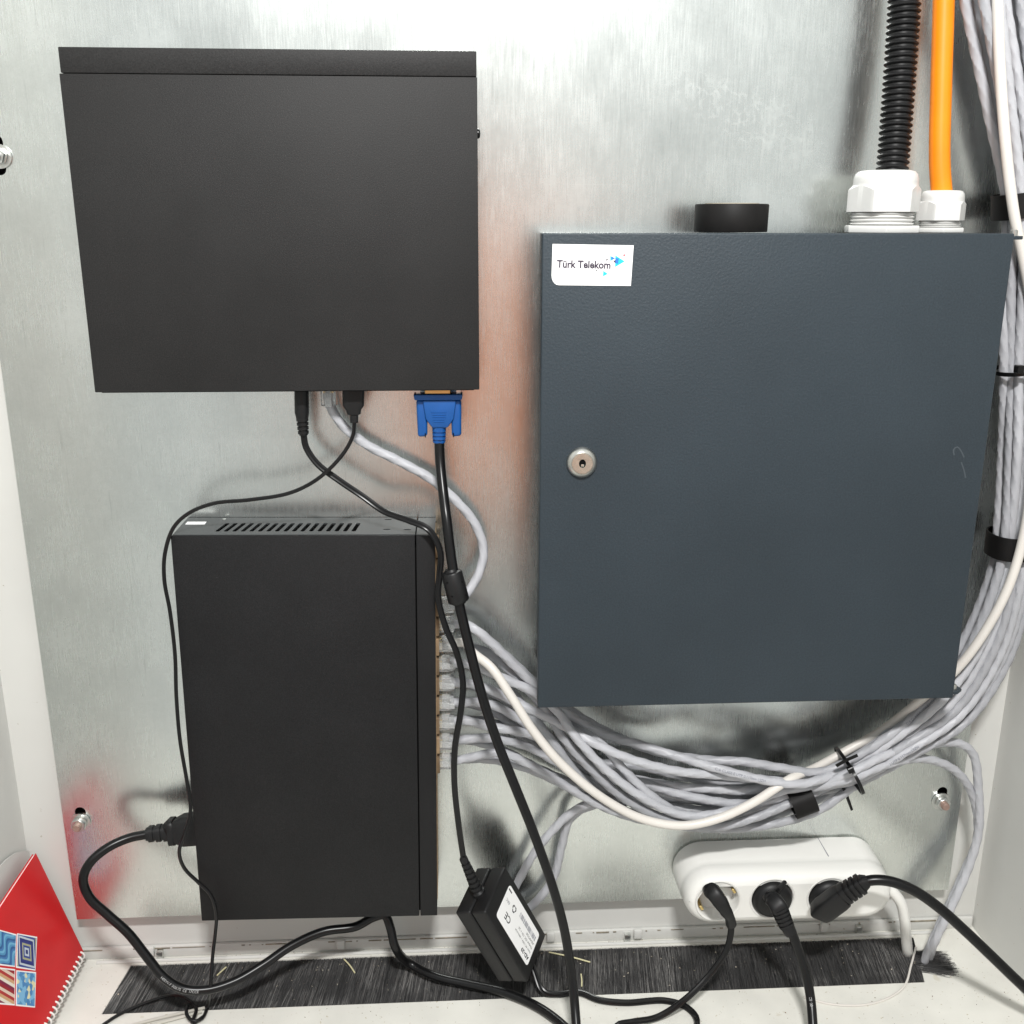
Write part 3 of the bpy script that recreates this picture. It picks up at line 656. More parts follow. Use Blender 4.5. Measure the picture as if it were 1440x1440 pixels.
# ------------------------------------------------------------------ cords and plugs under the recorder
def ribs(p0, p1, r0, r1, n, gap=.78, sq=2.0, flat=1.0):
    p0, p1 = Vector(p0), Vector(p1); s = []
    for i in range(n):
        a = i/n; b = (i+.62)/n; r = r0+(r1-r0)*a
        s += [(p0.lerp(p1, a), r, r*flat, sq), (p0.lerp(p1, b), r, r*flat, sq), (p0.lerp(p1, b+.02/n), r*gap, r*flat*gap, sq), (p0.lerp(p1, (i+.98)/n), r*gap, r*flat*gap, sq)]
    return s
# adapter: solved from its eight visible corners
AC = Vector((.0334, -.0484, -.5902)); AR = Matrix(((.4251, .3949, .8144), (.0827, .8791, -.4694), (-.9014, .2669, .3411))).to_4x4()
AM = Matrix.Translation(AC) @ AR; AL, AW, AT = .0865, .0494, .0312
ad = thing('power_adapter', 'black power adapter brick with white label hanging in front of the brush', 'power adapter', tuple(AM @ Vector((AL/2, 0, 0))))
mk('upper_shell', bevel(xf(box(-AL/2, AL/2, -AW/2, AW/2, .0006, AT/2), AM), .0022, 3), M['cord_matt'], ad)
mk('lower_shell', bevel(xf(box(-AL/2, AL/2, -AW/2, AW/2, -AT/2, -.0002), AM), .0022, 3), M['cord_matt'], ad)
lab = mk('label', xf(extr(rrect(.063, .033, .003, 5, .002, .0005), [], AT/2+.0001, AT/2+.0003), AM), M['paper'], ad)
LT = AM @ Matrix.Translation((.002, .0005, AT/2+.00032)) @ Matrix.Rotation(math.pi, 4, 'Z')   # reads from the lower end upwards
def atext(s, size, x, y, m_=None, bold=0, rot=0):
    V, F = text_mesh(s, size, 'LEFT', bold)
    mk('lettering', xf(solid((V, F), .00004), LT @ Matrix.Translation((x, y, 0)) @ Matrix.Rotation(rot, 4, 'Z')), m_ or M['ink'], lab, smooth=False)
atext('AD-29', .0050, -.029, .0095, bold=.00015)
atext('Input: AC 230V ~ 50Hz 0.5A', .0026, -.0285, .0045); atext('Output: DC 12V = 2A', .0030, -.0285, .0000)
atext('ADAPTOR', .0032, -.0285, -.0046)
for i in range(26):
    mk('barcode_bar', xf(box(-.0280+i*.00125, -.0280+i*.00125+random.choice((.0004, .0008)), -.0108, -.0062, 0, .00004), LT), M['ink_grey'], lab, smooth=False)
atext('CE', .0085, .0115, .0040, bold=.0001); atext('ERC', .0038, .0215, -.0052, M['ink_grey'])
for k in range(3):
    mk('recycling_arrow', xf(extr([(-.0012, .0034), (.0012, .0034), (.0024, .0014), (.0014, .0010), (.0006, .0022), (-.0006, .0022), (-.0012, .0012), (-.0022, .0018)], [], 0, .00004), LT @ Matrix.Translation((.0135, -.0055, 0)) @ Matrix.Rotation(R(120*k), 4, 'Z')), M['ink'], lab, smooth=False)
mk('bar_mark', xf(box(.0245, .0302, -.0135, -.0122, 0, .00004), LT), M['ink'], lab, smooth=False)
# dc lead from the recorder to the adapter
e0 = AM @ Vector((-AL/2+.001, -.004, .0)); ax = (AM.to_3x3() @ Vector((-1, 0, 0)))
r1 = at(652, 1208, .052)
dcp = [at(427, 612, .030), at(430, 628, .030), at(446, 652, .032), at(476, 675, .034), at(510, 698, .036), at(540, 719, .042), at(575, 732, .052), at(603, 745, .058), at(619, 775, .060), at(618, 810, .060), at(616, 838, .060), at(626, 880, .062), at(643, 920, .064), at(651, 960, .066), at(648, 1000, .066), at(640, 1050, .064), at(639, 1100, .062), at(645, 1160, .058), r1]
dc = tag(mk('dc_lead', eight(dcp, .0014), M['cord']), 'thin black lead from the recorder to the power adapter', 'power lead')
mk('plug', loft([(at(424, 548, .030), .0054, .0054, 2), (at(424.5, 580, .030), .0054, .0054, 2), (at(425, 586, .030), .0048, .0048, 2)]+ribs(at(425, 588, .030), at(427, 612, .030), .0046, .0040, 4)), M['cord_matt'], dc)
mk('strain_relief', loft([(r1+Vector((0, 0, .003)), .0026, .0026, 2)]+ribs(r1, e0+ax*.004, .0036, .0056, 7, .8)+[(e0+ax*.003, .0060, .0060, 2), (e0-ax*.002, .0066, .0066, 2)]), M['cord_matt'], ad)
# usb lead
up_ = [at(498, 594, .034), at(497, 610, .034), at(488, 630, .036), at(468, 655, .040), at(440, 678, .042), at(405, 694, .042), at(350, 703, .042), at(300, 708, .044), at(265, 722, .046), at(244, 742, .050), at(232, 778, .054), at(231, 815, .054), at(239, 860, .054), at(246, 920, .054), at(248, 980, .054), at(253, 1040, .055), at(263, 1100, .057), at(268, 1140, .060), at(260, 1172, .064), at(252, 1198, .060), at(260, 1222, .056), at(278, 1240, .056), at(296, 1258, .057), at(304, 1285, .058), at(303, 1310, .058), at(299, 1345, .064), at(296, 1388, .074), onfloor(292, 1415, FZ+.004), onfloor(284, 1432, FZ+.003), onfloor(272, 1436, FZ+.004), onfloor(262, 1425, FZ+.006), onfloor(266, 1412, FZ+.007), onfloor(276, 1416, FZ+.006), onfloor(270, 1438, FZ+.003)]
us = tag(mk('usb_lead', tube(up_, .0015, 10), M['cord']), 'thin black lead from the recorder hanging down left of the switch to the floor', 'usb lead')
mk('plug', loft([(at(497, 548, .034), .0082, .0042, 5), (at(497, 570, .034), .0080, .0042, 5), (at(497.5, 576, .034), .0058, .0040, 4), (at(498, 582, .034), .0050, .0038, 4), (at(498, 583.5, .034), .0031, .0031, 3), (at(498, 594, .034), .0030, .0030, 3)]), M['cord_matt'], us)
# vga lead
VD = .031; vs = .535e-3; vc = at(617, 556, VD)
VM = Matrix.Translation(vc) @ XZ
def vp(u, v): return ((u-617)*vs, -(v-556)*vs)
vg = thing('vga_lead', 'black monitor lead with blue plug hanging from the recorder across the cables', 'monitor lead', tuple(at(808, 1440, .085)))
pg = mk('plug', bevel(xf(extr([vp(*p) for p in ((594, 561), (642, 561), (638, 588), (629, 601), (607, 601), (598, 588))], [], -.0065, .0065), VM), .0016, 2), M['blue'], vg)
mk('flange', bevel(xf(extr([vp(*p) for p in ((581.5, 553), (651, 553), (649.5, 560.8), (583, 560.8))], [], -.0068, .0068), VM), .0008, 2), M['blue'], pg)
for a, b in ((585, 600.5), (633.5, 649)):
    mk('thumb_screw', bevel(xf(extr([vp(a, 561), vp(b, 561), vp(b-.6, 614), vp(a+1.2, 615)], [], -.0040, .0042), VM), .0022, 3), M['blue'], pg)
    mk('screw_notch', xf(box(vp((a+b)/2+4.2*(1 if a < 600 else -1), 0)[0]-.0004, vp((a+b)/2+4.2*(1 if a < 600 else -1), 0)[0]+.0004, vp(0, 615)[1], vp(0, 609)[1], .0036, .0044), VM), M['void'], pg)
for i in range(5):
    mk('grip_rib', bevel(xf(box(vp(606+i*.8, 0)[0], vp(628-i*.8, 0)[0], vp(0, 579+i*3.4)[1], vp(0, 577.6+i*3.4)[1], .0062, .0070), VM), .0003, 1), M['blue'], pg)
mk('strain_relief', loft([(at(617.5, 600, VD), .0055, .0055, 2.4)]+ribs(at(617.5, 603, VD), at(617.5, 619, VD), .0053, .0050, 3, .84, 2.4)+[(at(617.5, 619, VD), .0050, .005, 2.2), (at(617.5, 622, VD), .0047, .0047, 2.2)]), M['blue'], vg)
mk('shield', xf(box(vp(597, 0)[0], vp(634, 0)[0], vp(0, 553)[1], vp(0, 545)[1], -.0045, .0045, .0006, 1), VM), M['gold'], pg)
for a in (588, 645):
    mk('screw_tip', xf(box(vp(a-3, 0)[0], vp(a+3, 0)[0], vp(0, 553)[1], vp(0, 545)[1], -.0016, .0016), VM), M['zinc'], pg)
vl = [at(617.5, 616, VD), at(619, 650, .036), at(623, 690, .046), at(628, 730, .058), at(634, 780, .066), at(640, 818, .070), at(646, 850, .071), at(660, 910, .074), at(680, 985, .078), at(700, 1045, .080), at(724, 1105, .082), at(750, 1170, .084), at(775, 1240, .086), at(792, 1300, .088), at(801, 1350, .091), at(807, 1400, .100), at(811, 1450, .118), at(814, 1500, .138), at(816, 1550, .158)]
mk('lead', tube(vl, .0039, 16), M['cord'], vg)
fa, fb = at(634.5, 803, .0685), at(645.5, 846, .0705); fd = (fb-fa)
mk('ferrite', loft([(fa-fd*.07, .0046, .0046, 2), (fa-fd*.02, .0052, .0052, 2), (fa, .0054, .0054, 2), (fa+fd*.03, .0074, .0074, 2), (fa+fd*.08, .0081, .0081, 2), (fa+fd*.94, .0083, .0083, 2), (fa+fd*.99, .0076, .0076, 2), (fa+fd*1.0, .0056, .0056, 2), (fa+fd*1.06, .0052, .0052, 2)], 28), M['cord_matt'], vg)
for q, o in ((.28, -.0045), (.28, .0062), (.72, -.0035), (.72, .0066)):
    c = fa+fd*q+Vector((o, -math.sqrt(max(1e-8, .0082**2-o*o))+.0002, 0)); mk('clip_hole', xf(box(-.0008, .0008, -.0005, .0003, -.0005, .0005), Matrix.Translation(c)), M['void'], vg)
# mains cord with the appliance plug on the left of the switch
mp_ = [at(208, 1173, .030), at(180, 1179, .034), at(150, 1193, .042), at(126, 1214, .050), at(117, 1236, .054), at(126, 1262, .056), at(150, 1285, .058), at(180, 1312, .062), at(207, 1346, .068), at(230, 1374, .074), at(256, 1390, .076), at(290, 1392, .074), at(330, 1380, .066), at(370, 1357, .054), at(410, 1330, .042), at(455, 1310, .034), at(500, 1303, .030), at(525, 1290, .028), at(541, 1287, .028), at(549, 1305, .032), at(555, 1330, .038)]+[onfloor(575, 1354, FZ+.012), onfloor(610, 1372, FZ+.008), onfloor(660, 1384, FZ+.006), onfloor(705, 1394, FZ+.006), onfloor(745, 1410, FZ+.005), onfloor(775, 1428, FZ+.005), onfloor(805, 1455, FZ+.005), onfloor(830, 1490, FZ+.005)]
mc = tag(mk('mains_cord', tube(mp_, .0039, 18), M['cord']), 'thick black mains cord looping from the left of the switch along the brush', 'mains cord')
mk('plug', loft([(at(282, 1164, .029), .0135, .0098, 5), (at(258, 1167, .029), .0128, .0095, 5), (at(247, 1168, .029), .0098, .0088, 5), (at(246.5, 1168.3, .029), .0112, .0092, 4), (at(239, 1169, .029), .0112, .0092, 4), (at(238.5, 1169, .029), .0088, .0075, 4)]+ribs(at(238, 1169.5, .029), at(206, 1173, .030), .0074, .0062, 3, .80, 3)), M['cord_matt'], mc)
mk('print', text_on_tube('H05VV-F 3G0.75  CE  17CCE', .0028, mp_, .00394, .172, face=-.2), M['print_grey'], mc, smooth=False)
# flat cord from the adapter to the first socket
e1 = AM @ Vector((AL/2, .006, .0)); ax1 = AM.to_3x3() @ Vector((1, 0, 0))
fp = [e1+ax1*.012, onfloor(764, 1394, FZ+.006), onfloor(785, 1398, FZ+.004), onfloor(815, 1396, FZ+.004), onfloor(842, 1406, FZ+.004), onfloor(880, 1410, FZ+.003), onfloor(935, 1407, FZ+.003), onfloor(965, 1416, FZ+.003), onfloor(980, 1434, FZ+.003), onfloor(968, 1462, FZ+.003), onfloor(915, 1474, FZ+.003), onfloor(868, 1456, FZ+.003), onfloor(868, 1442, FZ+.004), onfloor(890, 1437, FZ+.008), at(925, 1430, .092), at(965, 1404, .088), at(1000, 1368, .078), at(1022, 1335, .074), at(1028, 1310, .072), at(1028, 1298, .071)]
fc = tag(mk('adapter_cord', eight(fp, .0016), M['cord']), 'flat black cord looping on the floor from the adapter to the leftmost socket', 'power cord')
mk('strain_relief', loft([(e1-ax1*.002, .0058, .0050, 3), (e1+ax1*.003, .0056, .0048, 3)]+ribs(e1+ax1*.003, e1+ax1*.015, .0052, .0036, 4, .8)), M['cord_matt'], ad)
mk('plug', loft_s([(at(999, 1254, .040), .0058, .0052, 3), (at(999, 1252, .058), .0064, .0058, 3), (at(1003, 1255, .067), .0068, .0062, 3), (at(1012, 1267, .072), .0066, .0058, 3), (at(1020, 1280, .074), .0054, .0050, 2.5), (at(1026, 1290, .073), .0042, .0042, 2.5), (at(1028, 1299, .071), .0046, .0042, 2.5), (at(1028.5, 1303, .071), .0034, .0034, 2.5)]), M['cord_matt'], fc)
# ------------------------------------------------------------------ power strip
pcx = at(1089, 1263, .055); PSX, PSZ = (at(952, 1240, .03).x+at(1245, 1240, .03).x)/2+.001, -.5716
ps = thing('power_strip', 'white three-socket power strip fixed low on the steel plate', 'power strip', (PSX, -.02, PSZ-.03))
PM = Matrix.Translation((PSX, 0, PSZ)) @ XZ
W0, H0 = .188, .0530
levels = [(.0003, .002), (.002, .0), (.030, .0006), (.033, .0018), (.036, .0010), (.046, .0022), (.0505, .0042), (.0530, .0072), (.0540, .0104)]
V, F = [], []; NR = 10
for z, ins in levels:
    for x, y in rrect(W0-2*ins, H0-2*ins, .0255-ins*.8, NR): V.append(Vector((x, y, z)))
n = len(V)//len(levels)
for j in range(len(levels)-1):
    for i in range(n): F.append((j*n+i, j*n+(i+1) % n, (j+1)*n+(i+1) % n, (j+1)*n+i))
F.append(tuple(reversed(range(n))))
hol = []
cs = []
for u, v in ((1010, 1267), (1086, 1263.5), (1166, 1261.5)):
    q = at(u, v, .054); cs.append((q.x-PSX, q.z-PSZ))
HR = .0195
face = extr(rrect(W0-.0208, H0-.0208, .0255-.0104*.8, NR), [ring(HR*.94, 40, x, y, rev=True) for x, y in cs], .0500, .0540)
mk('body', xf((V, F), PM), M['white_plastic'], ps, ang=50)
mk('face', xf(face, PM), M['white_plastic'], ps)
for x, y in cs:
    T = PM @ Matrix.Translation((x, y, 0))
    sk = mk('socket', xf(lathe([(HR*1.04, .0541), (HR*1.02, .0549), (HR*.97, .0546), (HR*.93, .0530), (HR*.90, .0400), (.0005, .0398)], 40, False), T), M['white_plastic'], ps)
    for s in (1, -1):
        mk('earth_clip', xf(bevel(box(-.0025, .0025, s*HR*.82-.0012, s*HR*.82+.0012, .0398, .0525), .0004, 1), T @ Matrix.Rotation(R(-60), 4, 'Z')), M['gold'], sk)
        mk('pin_hole', xf(lathe([(.0024, .0399), (.0024, .0402)], 14), T @ Matrix.Rotation(R(-60), 4, 'Z') @ Matrix.Translation((s*.0095, 0, 0))), M['void'], sk)
q = at(1160, 1190, .02)
mk('seam', xf(box(q.x-PSX-.0001, q.x-PSX+.0003, H0/2-.0018, H0/2+.0001, .002, .030), PM), M['ink_grey'], ps)
# round earthed plugs
def round_plug(i, segs, ribp, cordpts, r, lb, boxy):
    x, y = cs[i]; T = PM @ Matrix.Translation((x, y, 0))
    cd_ = tag(mk('socket_cord', tube(cordpts, r, 16), M['cord']), lb, 'mains cord')
    pgm = mk('plug', xf(lathe([(HR*.86, .041), (HR*.90, .0525), (HR*.88, .0560), (HR*.78, .0590), (HR*.55, .0612), (HR*.25, .0620), (.0003, .0622)], 40, False), T), M['cord_matt'], cd_)
    mk('angled_grip', loft_s(segs) if not boxy else loft(segs), M['cord_matt'], cd_)
    mk('strain_relief', loft(ribp), M['cord_matt'], cd_)
    return cd_, pgm
c2 = [at(1108, 1296, .088), at(1114, 1312, .089), at(1124, 1340, .093), at(1134, 1372, .099), at(1140, 1405, .108), at(1143, 1440, .122), at(1145, 1490, .142), at(1146, 1540, .160)]
o2, p2 = round_plug(1, [(at(1084, 1262, .056), .0060, .0040, 4), (at(1084, 1262, .070), .0062, .0050, 4), (at(1088, 1266, .078), .0068, .0058, 4), (at(1094, 1274, .083), .0072, .0062, 4), (at(1097, 1279, .084), .0066, .0058, 4)],
   [(at(1094, 1274, .083), .0072, .0072, 3)]+ribs(at(1095, 1276, .083), at(1107, 1304, .088), .0074, .0060, 5, .84, 3)+[(at(1112, 1312, .089), .0052, .0052, 2.2)], c2, .0040, 'black mains cord dropping straight down from the middle socket', False)
mk('finger_rib', loft([(at(1086, 1262, .063), .0018, .0020, 3), (at(1096, 1249, .066), .0018, .0022, 3), (at(1104, 1240, .060), .0016, .0018, 3)], 14), M['cord_matt'], p2)
mk('print', text_on_tube('CE  20', .003, c2, .00405, .066, face=.3), M['print_grey'], o2, smooth=False)
c3 = [at(1212, 1242, .082), at(1224, 1238, .083), at(1250, 1239, .086), at(1285, 1252, .090), at(1320, 1276, .096), at(1355, 1307, .102), at(1395, 1345, .110), at(1440, 1388, .118), at(1500, 1440, .128)]
o3, p3 = round_plug(2, [(at(1152, 1284, .070), .0085, .0070, 6), (at(1158, 1279, .073), .0095, .0078, 6), (at(1180, 1263, .078), .0092, .0080, 6), (at(1186, 1259, .079), .0086, .0074, 6)],
   [(at(1184, 1260, .079), .0080, .0070, 4)]+ribs(at(1187, 1257, .079), at(1214, 1241, .082), .0082, .0074, 4, .80, 4)+[(at(1220, 1239, .082), .0050, .0050, 2.2)], c3, .0044, 'thick black mains cord arching right from the rightmost socket', True)
# the strip's own white cord
wc = [at(1236, 1246, .022), at(1252, 1252, .024), at(1266, 1268, .026), at(1272, 1292, .026), at(1274, 1315, .026)]+[onfloor(1276, 1336, FZ+.006), onfloor(1277, 1344, FZ-.010)]
mk('cord', tube(wc, .0049, 16), M['white_plastic'], ps)
# ------------------------------------------------------------------ brush strip in the floor
bs = thing('brush_strip', 'long black brush strip set in the cabinet floor, dusted with crumbs', 'brush strip', ((brx0+brx1)/2, -.028, FZ-.02))
mk('backing', xf(extr([(brx0-.004, bry0), (brx1-.010, bry0), (brx1+.006, bry1), (brx0+.003, bry1)], [], FZ-.010, FZ-.0065), Matrix.Identity(4)), M['bristle'], bs)
V, F = [], []
def bristle(p, q, r):
    k = len(V)
    for c in (p, q):
        V.extend([(c[0]-r, c[1], c[2]-r*.6), (c[0]+r, c[1], c[2]-r*.6), (c[0], c[1], c[2]+r)])
    F.extend([(k, k+1, k+4, k+3), (k+1, k+2, k+5, k+4), (k+2, k, k+3, k+5)])
N = 15000
for i in range(N):
    x = brx0-.001+(brx1-brx0)*random.random(); gap = .5+.5*math.sin(x*90+3*math.sin(x*31))
    sl = random.gauss(-.004, .0025); z = FZ-.0045+random.random()*.0042
    y1 = bry0+abs(random.gauss(0, .0012)) if random.random() < .93 else bry0+random.random()*.02
    bristle((x+.003, bry1-random.random()*.0012, z), (x+sl, y1, z-.0012*gap+random.uniform(-.0008, .0008)), random.uniform(.00012, .00024))
cx = onfloor(1296, 1352, FZ)
for i in range(1100):                      # ruffled tuft where the cables go through
    a = random.gauss(.05, .13); l = random.uniform(.014, .024); b0 = Vector((cx.x+random.uniform(-.008, .006), cx.y+random.uniform(-.014, .012), FZ+random.uniform(-.003, .002)))
    e = b0+Vector((math.cos(a)*l, -math.sin(a)*l-.004, random.uniform(.0, .004))); bristle(b0, e, random.uniform(.00012, .00024))
mk('bristles', (V, F), M['bristle'], bs, kind='stuff', smooth=False)
V, F = [], []
def crumb(p, r):
    k = len(V); ps_ = [Vector((random.gauss(0, 1), random.gauss(0, 1), random.gauss(0, 1))).normalized()*r*random.uniform(.5, 1.2) for _ in range(4)]
    V.extend([p+q for q in ps_]); F.extend([(k, k+1, k+2), (k, k+2, k+3), (k, k+3, k+1), (k+1, k+3, k+2)])
for i in range(800): crumb(Vector((random.uniform(brx0, brx1), random.triangular(bry0, bry1, bry1), FZ+.0006)), random.choice((.0002, .0003, .0003, .0005, .0009)))
mk('dust', (V, F), mat('pale_dust', (.50, .45, .36), .9, var=.4, vscale=400), bs, kind='stuff', smooth=False)
V, F = [], []
for i in range(420): crumb(Vector((random.uniform(XL+.01, XR-.01), random.choice((random.uniform(-.13, -.059), random.uniform(.004, .011))), FZ+.0003)), random.choice((.0003, .0004, .0005, .0009)))
o = mk('floor_crumbs', (V, F), mat('brown_grit', (.16, .11, .07), .9, var=.5, vscale=400), kind='stuff', smooth=False)
o['label'] = 'brown grit scattered on the white cabinet floor'; o['category'] = 'grit'
for (a, b), lb in ((((772, 1339), (830, 1353)), 'pale straw lying on the brush right of the adapter'), (((817, 1370), (818, 1387)), 'short pale straw standing out on the brush near the monitor lead'), (((484, 1349), (499, 1368)), 'pale straw lying on the brush below the switch'), (((305, 1372), (318, 1360)), 'white fleck of straw on the brush beside the thin lead')):
    p, q = onfloor(*a, FZ+.001), onfloor(*b, FZ+.0015)
    tag(mk('straw', tube([p, p.lerp(q, .5)+Vector((.0004, 0, .0006)), q], .0007, 6, .004), M['straw']), lb, 'straw')
# loose thin wires on the floor
tw = [onfloor(130, 1452, FZ+.002), onfloor(165, 1428, FZ+.002), onfloor(205, 1410, FZ+.003), onfloor(240, 1400, FZ+.006), onfloor(262, 1404, FZ+.009), onfloor(276, 1420, FZ+.006), onfloor(270, 1440, FZ+.003), onfloor(285, 1430, FZ+.003)]
tag(mk('thin_wire', tube(tw, .0014, 10), M['cord']), 'thin black wire running from the lower left corner to the knot on the floor', 'wire')
for dv in (0, 6):
    a = [onfloor(170, 1446+dv, FZ+.0018), onfloor(220, 1433+dv, FZ+.0018), onfloor(285, 1417+dv, FZ+.002)]
    pass
for k, dv in enumerate((0, 9)):
    ww = [onfloor(110, 1464+dv, FZ+.002), onfloor(200, 1438+dv*.8, FZ+.002), onfloor(288-k*4, 1417+dv*.6, FZ+.002)]
    tag(mk('clear_tie_strip', tube(ww, .0013, 8), M['sleeve']), ['upper', 'lower'][k]+' of two thin milky plastic strips on the floor in front of the brush', 'plastic strip', 'milky plastic strips by the brush')
nw = [onfloor(1288, 1332, FZ+.004), onfloor(1281, 1358, FZ+.003), onfloor(1272, 1386, FZ+.002), onfloor(1250, 1403, FZ+.001), onfloor(1215, 1413, FZ+.001), onfloor(1170, 1412, FZ+.001), onfloor(1130, 1402, FZ+.001)]
tag(mk('thin_wire', tube(nw, .0010, 8), M['white_cable']), 'thin white wire curving over the floor below the strip cord', 'wire')
# ------------------------------------------------------------------ notebook leaning on the left wall
NBx0, NBx1, NBz1 = -.3552, -.3865, -.5570
q0, q1 = at(117, 1338, -.004), at(50, 1200, -.004)
p0 = q0.copy(); upv = q1-q0; hN = upv.length; upv.normalize()
along = Vector((0, -1, 0)); LN = .150
NM = frame_m(p0, along, upv)                # local x toward the viewer, y up the cover, z = out of the cover
if NM.to_3x3() @ Vector((0, 0, 1)) @ Vector((1, 0, 0)) < 0: pass
zc = (NM.to_3x3() @ Vector((0, 0, 1)))
sg = 1 if zc.x > 0 else -1
nb = thing('notebook', 'red spiral notebook with patterned squares leaning at the left wall', 'notebook', tuple(p0+Vector((0, -LN/2, 0))))
cov = mk('cover', bevel(xf(box(0, LN, 0, hN, -sg*.0002, sg*.0004), NM), .0001, 1), M['red'], nb)
mk('pages', xf(box(.001, LN-.001, .001, hN-.001, -sg*.0024, -sg*.0003), NM), M['paper'], nb)
mk('back_cover', xf(box(0, LN, 0, hN, -sg*.0030, -sg*.0025), NM), M['red'], nb)
nn = zc*sg
def nloc(u, v):
    q = NM.inverted() @ onplane(u, v, p0+nn*.0004, nn); return (q.x, q.y)
for i in range(24):
    x = .004+i*.0061
    lo_ = [NM @ Vector((x+.0006*math.sin(t), -.0006+.0042*math.cos(t), sg*(-.0026)+sg*.0050*math.sin(t))) for t in [2*math.pi*j/14 for j in range(13)]]
    mk('spiral_ring', sweep(lo_, lambda s, L: circ(.00085, 8), 0), M['white_plastic'], nb)
def patmat(name, kind, cs_, centre=None):
    m_ = bpy.data.materials.new(name); m_.use_nodes = True; nt = m_.node_tree; b = nt.nodes['Principled BSDF']; b.inputs['Roughness'].default_value = .4; L = nt.links.new
    tc = nt.nodes.new('ShaderNodeTexCoord'); cr = nt.nodes.new('ShaderNodeValToRGB'); cr.color_ramp.interpolation = 'CONSTANT'
    e = cr.color_ramp.elements
    while len(e) < len(cs_): e.new(.5)
    for i, c in enumerate(cs_): e[i].position = i/len(cs_); e[i].color = (*c, 1)
    def math_(op, x, y=0):
        k = nt.nodes.new('ShaderNodeMath'); k.operation = op
        for i, q in enumerate((x, y)):
            if isinstance(q, (int, float)): k.inputs[i].default_value = q
            else: L(q, k.inputs[i])
        return k.outputs[0]
    if kind == 'dots':
        t = nt.nodes.new('ShaderNodeTexVoronoi'); t.inputs['Scale'].default_value = 260; t.inputs['Randomness'].default_value = .8; L(tc.outputs['Object'], t.inputs['Vector']); out_ = t.outputs['Color']
    else:
        sb = nt.nodes.new('ShaderNodeVectorMath'); sb.operation = 'SUBTRACT'; L(tc.outputs['Object'], sb.inputs[0]); sb.inputs[1].default_value = centre
        def dot(v):
            k = nt.nodes.new('ShaderNodeVectorMath'); k.operation = 'DOT_PRODUCT'; L(sb.outputs[0], k.inputs[0]); k.inputs[1].default_value = v; return k.outputs['Value']
        x, y = dot(along), dot(upv)
        if kind == 'diag': h = math_('ADD', math_('ABSOLUTE', x), math_('MULTIPLY', math_('ABSOLUTE', y), .85)); f = 95
        elif kind == 'wave': h = math_('ADD', y, math_('MULTIPLY', math_('SINE', math_('MULTIPLY', x, 330)), .0035)); f = 120
        else: h = math_('ADD', math_('MULTIPLY', x, .8), math_('MULTIPLY', y, -.45)); f = 75
        out_ = math_('FRACT', math_('MULTIPLY', h, f))
    L(out_, cr.inputs[0]); L(cr.outputs[0], b.inputs['Base Color']); return m_
sqs = [([(-3, 1307), (23, 1314), (21, 1360), (-4, 1357)], 'wave', [(.02, .10, .28), (.08, .28, .50), (.16, .42, .62), (.05, .18, .42)]),
       ([(24, 1312.5), (52, 1317.5), (49.5, 1365), (22.5, 1361)], 'diag', [(.01, .02, .16), (.50, .56, .62), (.02, .05, .26), (.38, .38, .22), (.02, .03, .2)]),
       ([(-5, 1360), (21, 1363), (20.5, 1414), (-6, 1412)], 'stripe', [(.30, .01, .02), (.70, .55, .45), (.42, .03, .03), (.60, .35, .18), (.75, .70, .6), (.2, .01, .05)]),
       ([(23, 1364.5), (50.5, 1367), (49, 1417), (22, 1414.5)], 'dots', [(.08, .28, .52), (.20, .45, .68), (.06, .22, .48), (.72, .68, .42)])]
for k, (q, kd, cl) in enumerate(sqs):
    P = [nloc(*p) for p in q]
    cxx = sum(p[0] for p in P)/4; cyy = sum(p[1] for p in P)/4
    In = [(cxx+(x-cxx)*.91, cyy+(y-cyy)*.93) for x, y in P]
    z0, z1 = sorted((sg*.00042, sg*.00060)); y0, y1 = sorted((sg*.00062, sg*.00075))
    s_ = mk('printed_square', xf(extr(P, [], z0, z1), NM), M['paper'], cov, smooth=False)
    mk('pattern', xf(extr(In, [], y0, y1), NM), patmat('print_'+kd, kd, cl, (NM @ Vector((cxx, cyy, 0)))-ORG[nb.name]), cov, smooth=False)
# pale sheet between notebook and wall
wsx = XL+.0022
sh = [(CAM+ray(u, v)*(wsx/ray(u, v).x)) for u, v in ((-60, 1340), (-20, 1240), (8, 1209), (22, 1199), (38, 1196), (52, 1199), (70, 1215), (80, 1290))]
zmax = max(p.z for p in sh)
pts2 = [(p.y, p.z) for p in sh]+[(sh[-1].y, FZ+.001), (sh[0].y-.02, FZ+.001)]
vf = extr(pts2, [], 0, .0006)
tag(mk('paper_sheet', ([Vector((wsx+p.z-.0004, p.x, p.y)) for p in vf[0]], vf[1]), mat('pale_grey_card', (.63, .63, .61), .5)), 'pale grey card tucked behind the red notebook against the wall', 'paper')
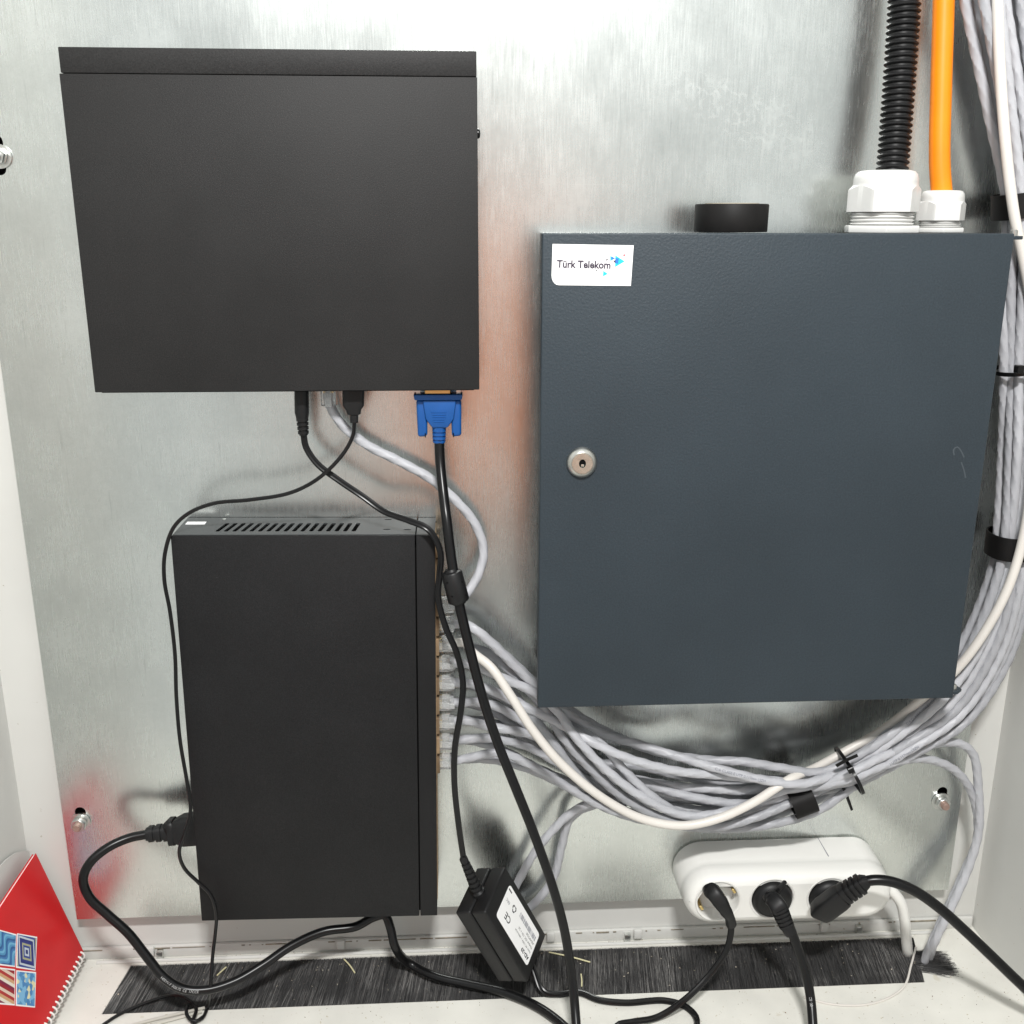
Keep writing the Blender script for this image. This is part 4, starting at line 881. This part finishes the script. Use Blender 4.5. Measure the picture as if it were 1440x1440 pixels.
# ------------------------------------------------------------------ the photographer, seen only as a blur in the steel
def skin_body(name, nodes, edges, m_, parent=None, sub=2):
    me = bpy.data.meshes.new(name); me.from_pydata([n[0] for n in nodes], edges, [])
    ob = bpy.data.objects.new(name, me); col.objects.link(ob)
    mo = ob.modifiers.new('skin', 'SKIN'); mo.use_smooth_shade = True
    for i, n in enumerate(nodes):
        sv = me.skin_vertices[0].data[i]; sv.radius = (n[1], n[2] if len(n) > 2 else n[1]); sv.use_root = (i == 0)
    ob.modifiers.new('sub', 'SUBSURF').levels = sub; ob.modifiers['sub'].render_levels = sub
    me.materials.append(m_)
    dg = bpy.context.evaluated_depsgraph_get(); bpy.context.view_layer.update(); dg.update()
    m2 = bpy.data.meshes.new_from_object(ob.evaluated_get(dg)); V = [v.co.copy() for v in m2.vertices]; F = [tuple(p.vertices) for p in m2.polygons]
    bpy.data.objects.remove(ob); bpy.data.meshes.remove(me); bpy.data.meshes.remove(m2)
    return V, F
cxp, cyp = .035, -1.50
GZ = -1.36
nodes = [((cxp, cyp, -.55), .13, .10), ((cxp, cyp, -.36), .125, .09), ((cxp, cyp, -.18), .14, .10), ((cxp, cyp, -.08), .09, .07), ((cxp, cyp+.01, .00), .045), ((cxp, cyp+.03, .09), .07, .085), ((cxp, cyp+.03, .18), .065, .08),
         ((cxp-.17, cyp, -.10), .055), ((cxp-.17, cyp+.10, -.36), .042), ((cxp-.045, cyp+.42, -.20), .034), ((cxp-.030, cyp+.62, -.08), .030),
         ((cxp+.19, cyp, -.10), .055), ((cxp+.19, cyp+.10, -.36), .042), ((cxp+.075, cyp+.42, -.20), .034), ((cxp+.055, cyp+.62, -.08), .030),
         ((cxp-.10, cyp, -.66), .085), ((cxp-.11, cyp+.02, -.98), .058), ((cxp-.12, cyp, -1.29), .04), ((cxp-.12, cyp+.14, -1.335), .03),
         ((cxp+.10, cyp, -.66), .085), ((cxp+.11, cyp+.02, -.98), .058), ((cxp+.12, cyp, -1.29), .04), ((cxp+.12, cyp+.14, -1.335), .03)]
edges = [(0,1), (1,2), (2,3), (3,4), (4,5), (5,6), (2,7), (7,8), (8,9), (9,10), (2,11), (11,12), (12,13), (13,14), (0,15), (15,16), (16,17), (17,18), (0,19), (19,20), (20,21), (21,22)]
per = mk('person', skin_body('person', nodes, edges, M['skin']), M['skin'], ang=180)
tag(per, 'person in a salmon shirt standing before the cabinet, forearms raised to take the picture', 'person')
sn = [((cxp, cyp, -.74), .185, .145), ((cxp, cyp, -.36), .185, .135), ((cxp, cyp, -.18), .190, .130), ((cxp, cyp, -.085), .105, .085), ((cxp-.17, cyp, -.10), .072), ((cxp-.17, cyp+.05, -.27), .062), ((cxp+.19, cyp, -.10), .072), ((cxp+.19, cyp+.05, -.27), .062)]
mk('shirt', skin_body('shirt', sn, [(0,1), (1,2), (2,3), (2,4), (4,5), (2,6), (6,7)], M['shirt']), M['shirt'], per, ang=180)
tn = [((cxp, cyp, -.60), .145, .118), ((cxp-.10, cyp, -.68), .100), ((cxp-.11, cyp+.02, -.98), .075), ((cxp-.12, cyp, -1.28), .062), ((cxp+.10, cyp, -.68), .100), ((cxp+.11, cyp+.02, -.98), .075), ((cxp+.12, cyp, -1.28), .062)]
mk('trousers', skin_body('trousers', tn, [(0,1), (1,2), (2,3), (0,4), (4,5), (5,6)], M['trousers']), M['trousers'], per, ang=180)
mk('hair', skin_body('hair', [((cxp, cyp-.005, .13), .078, .085), ((cxp, cyp, .20), .074, .088)], [(0,1)], M['hair']), M['hair'], per, ang=180)
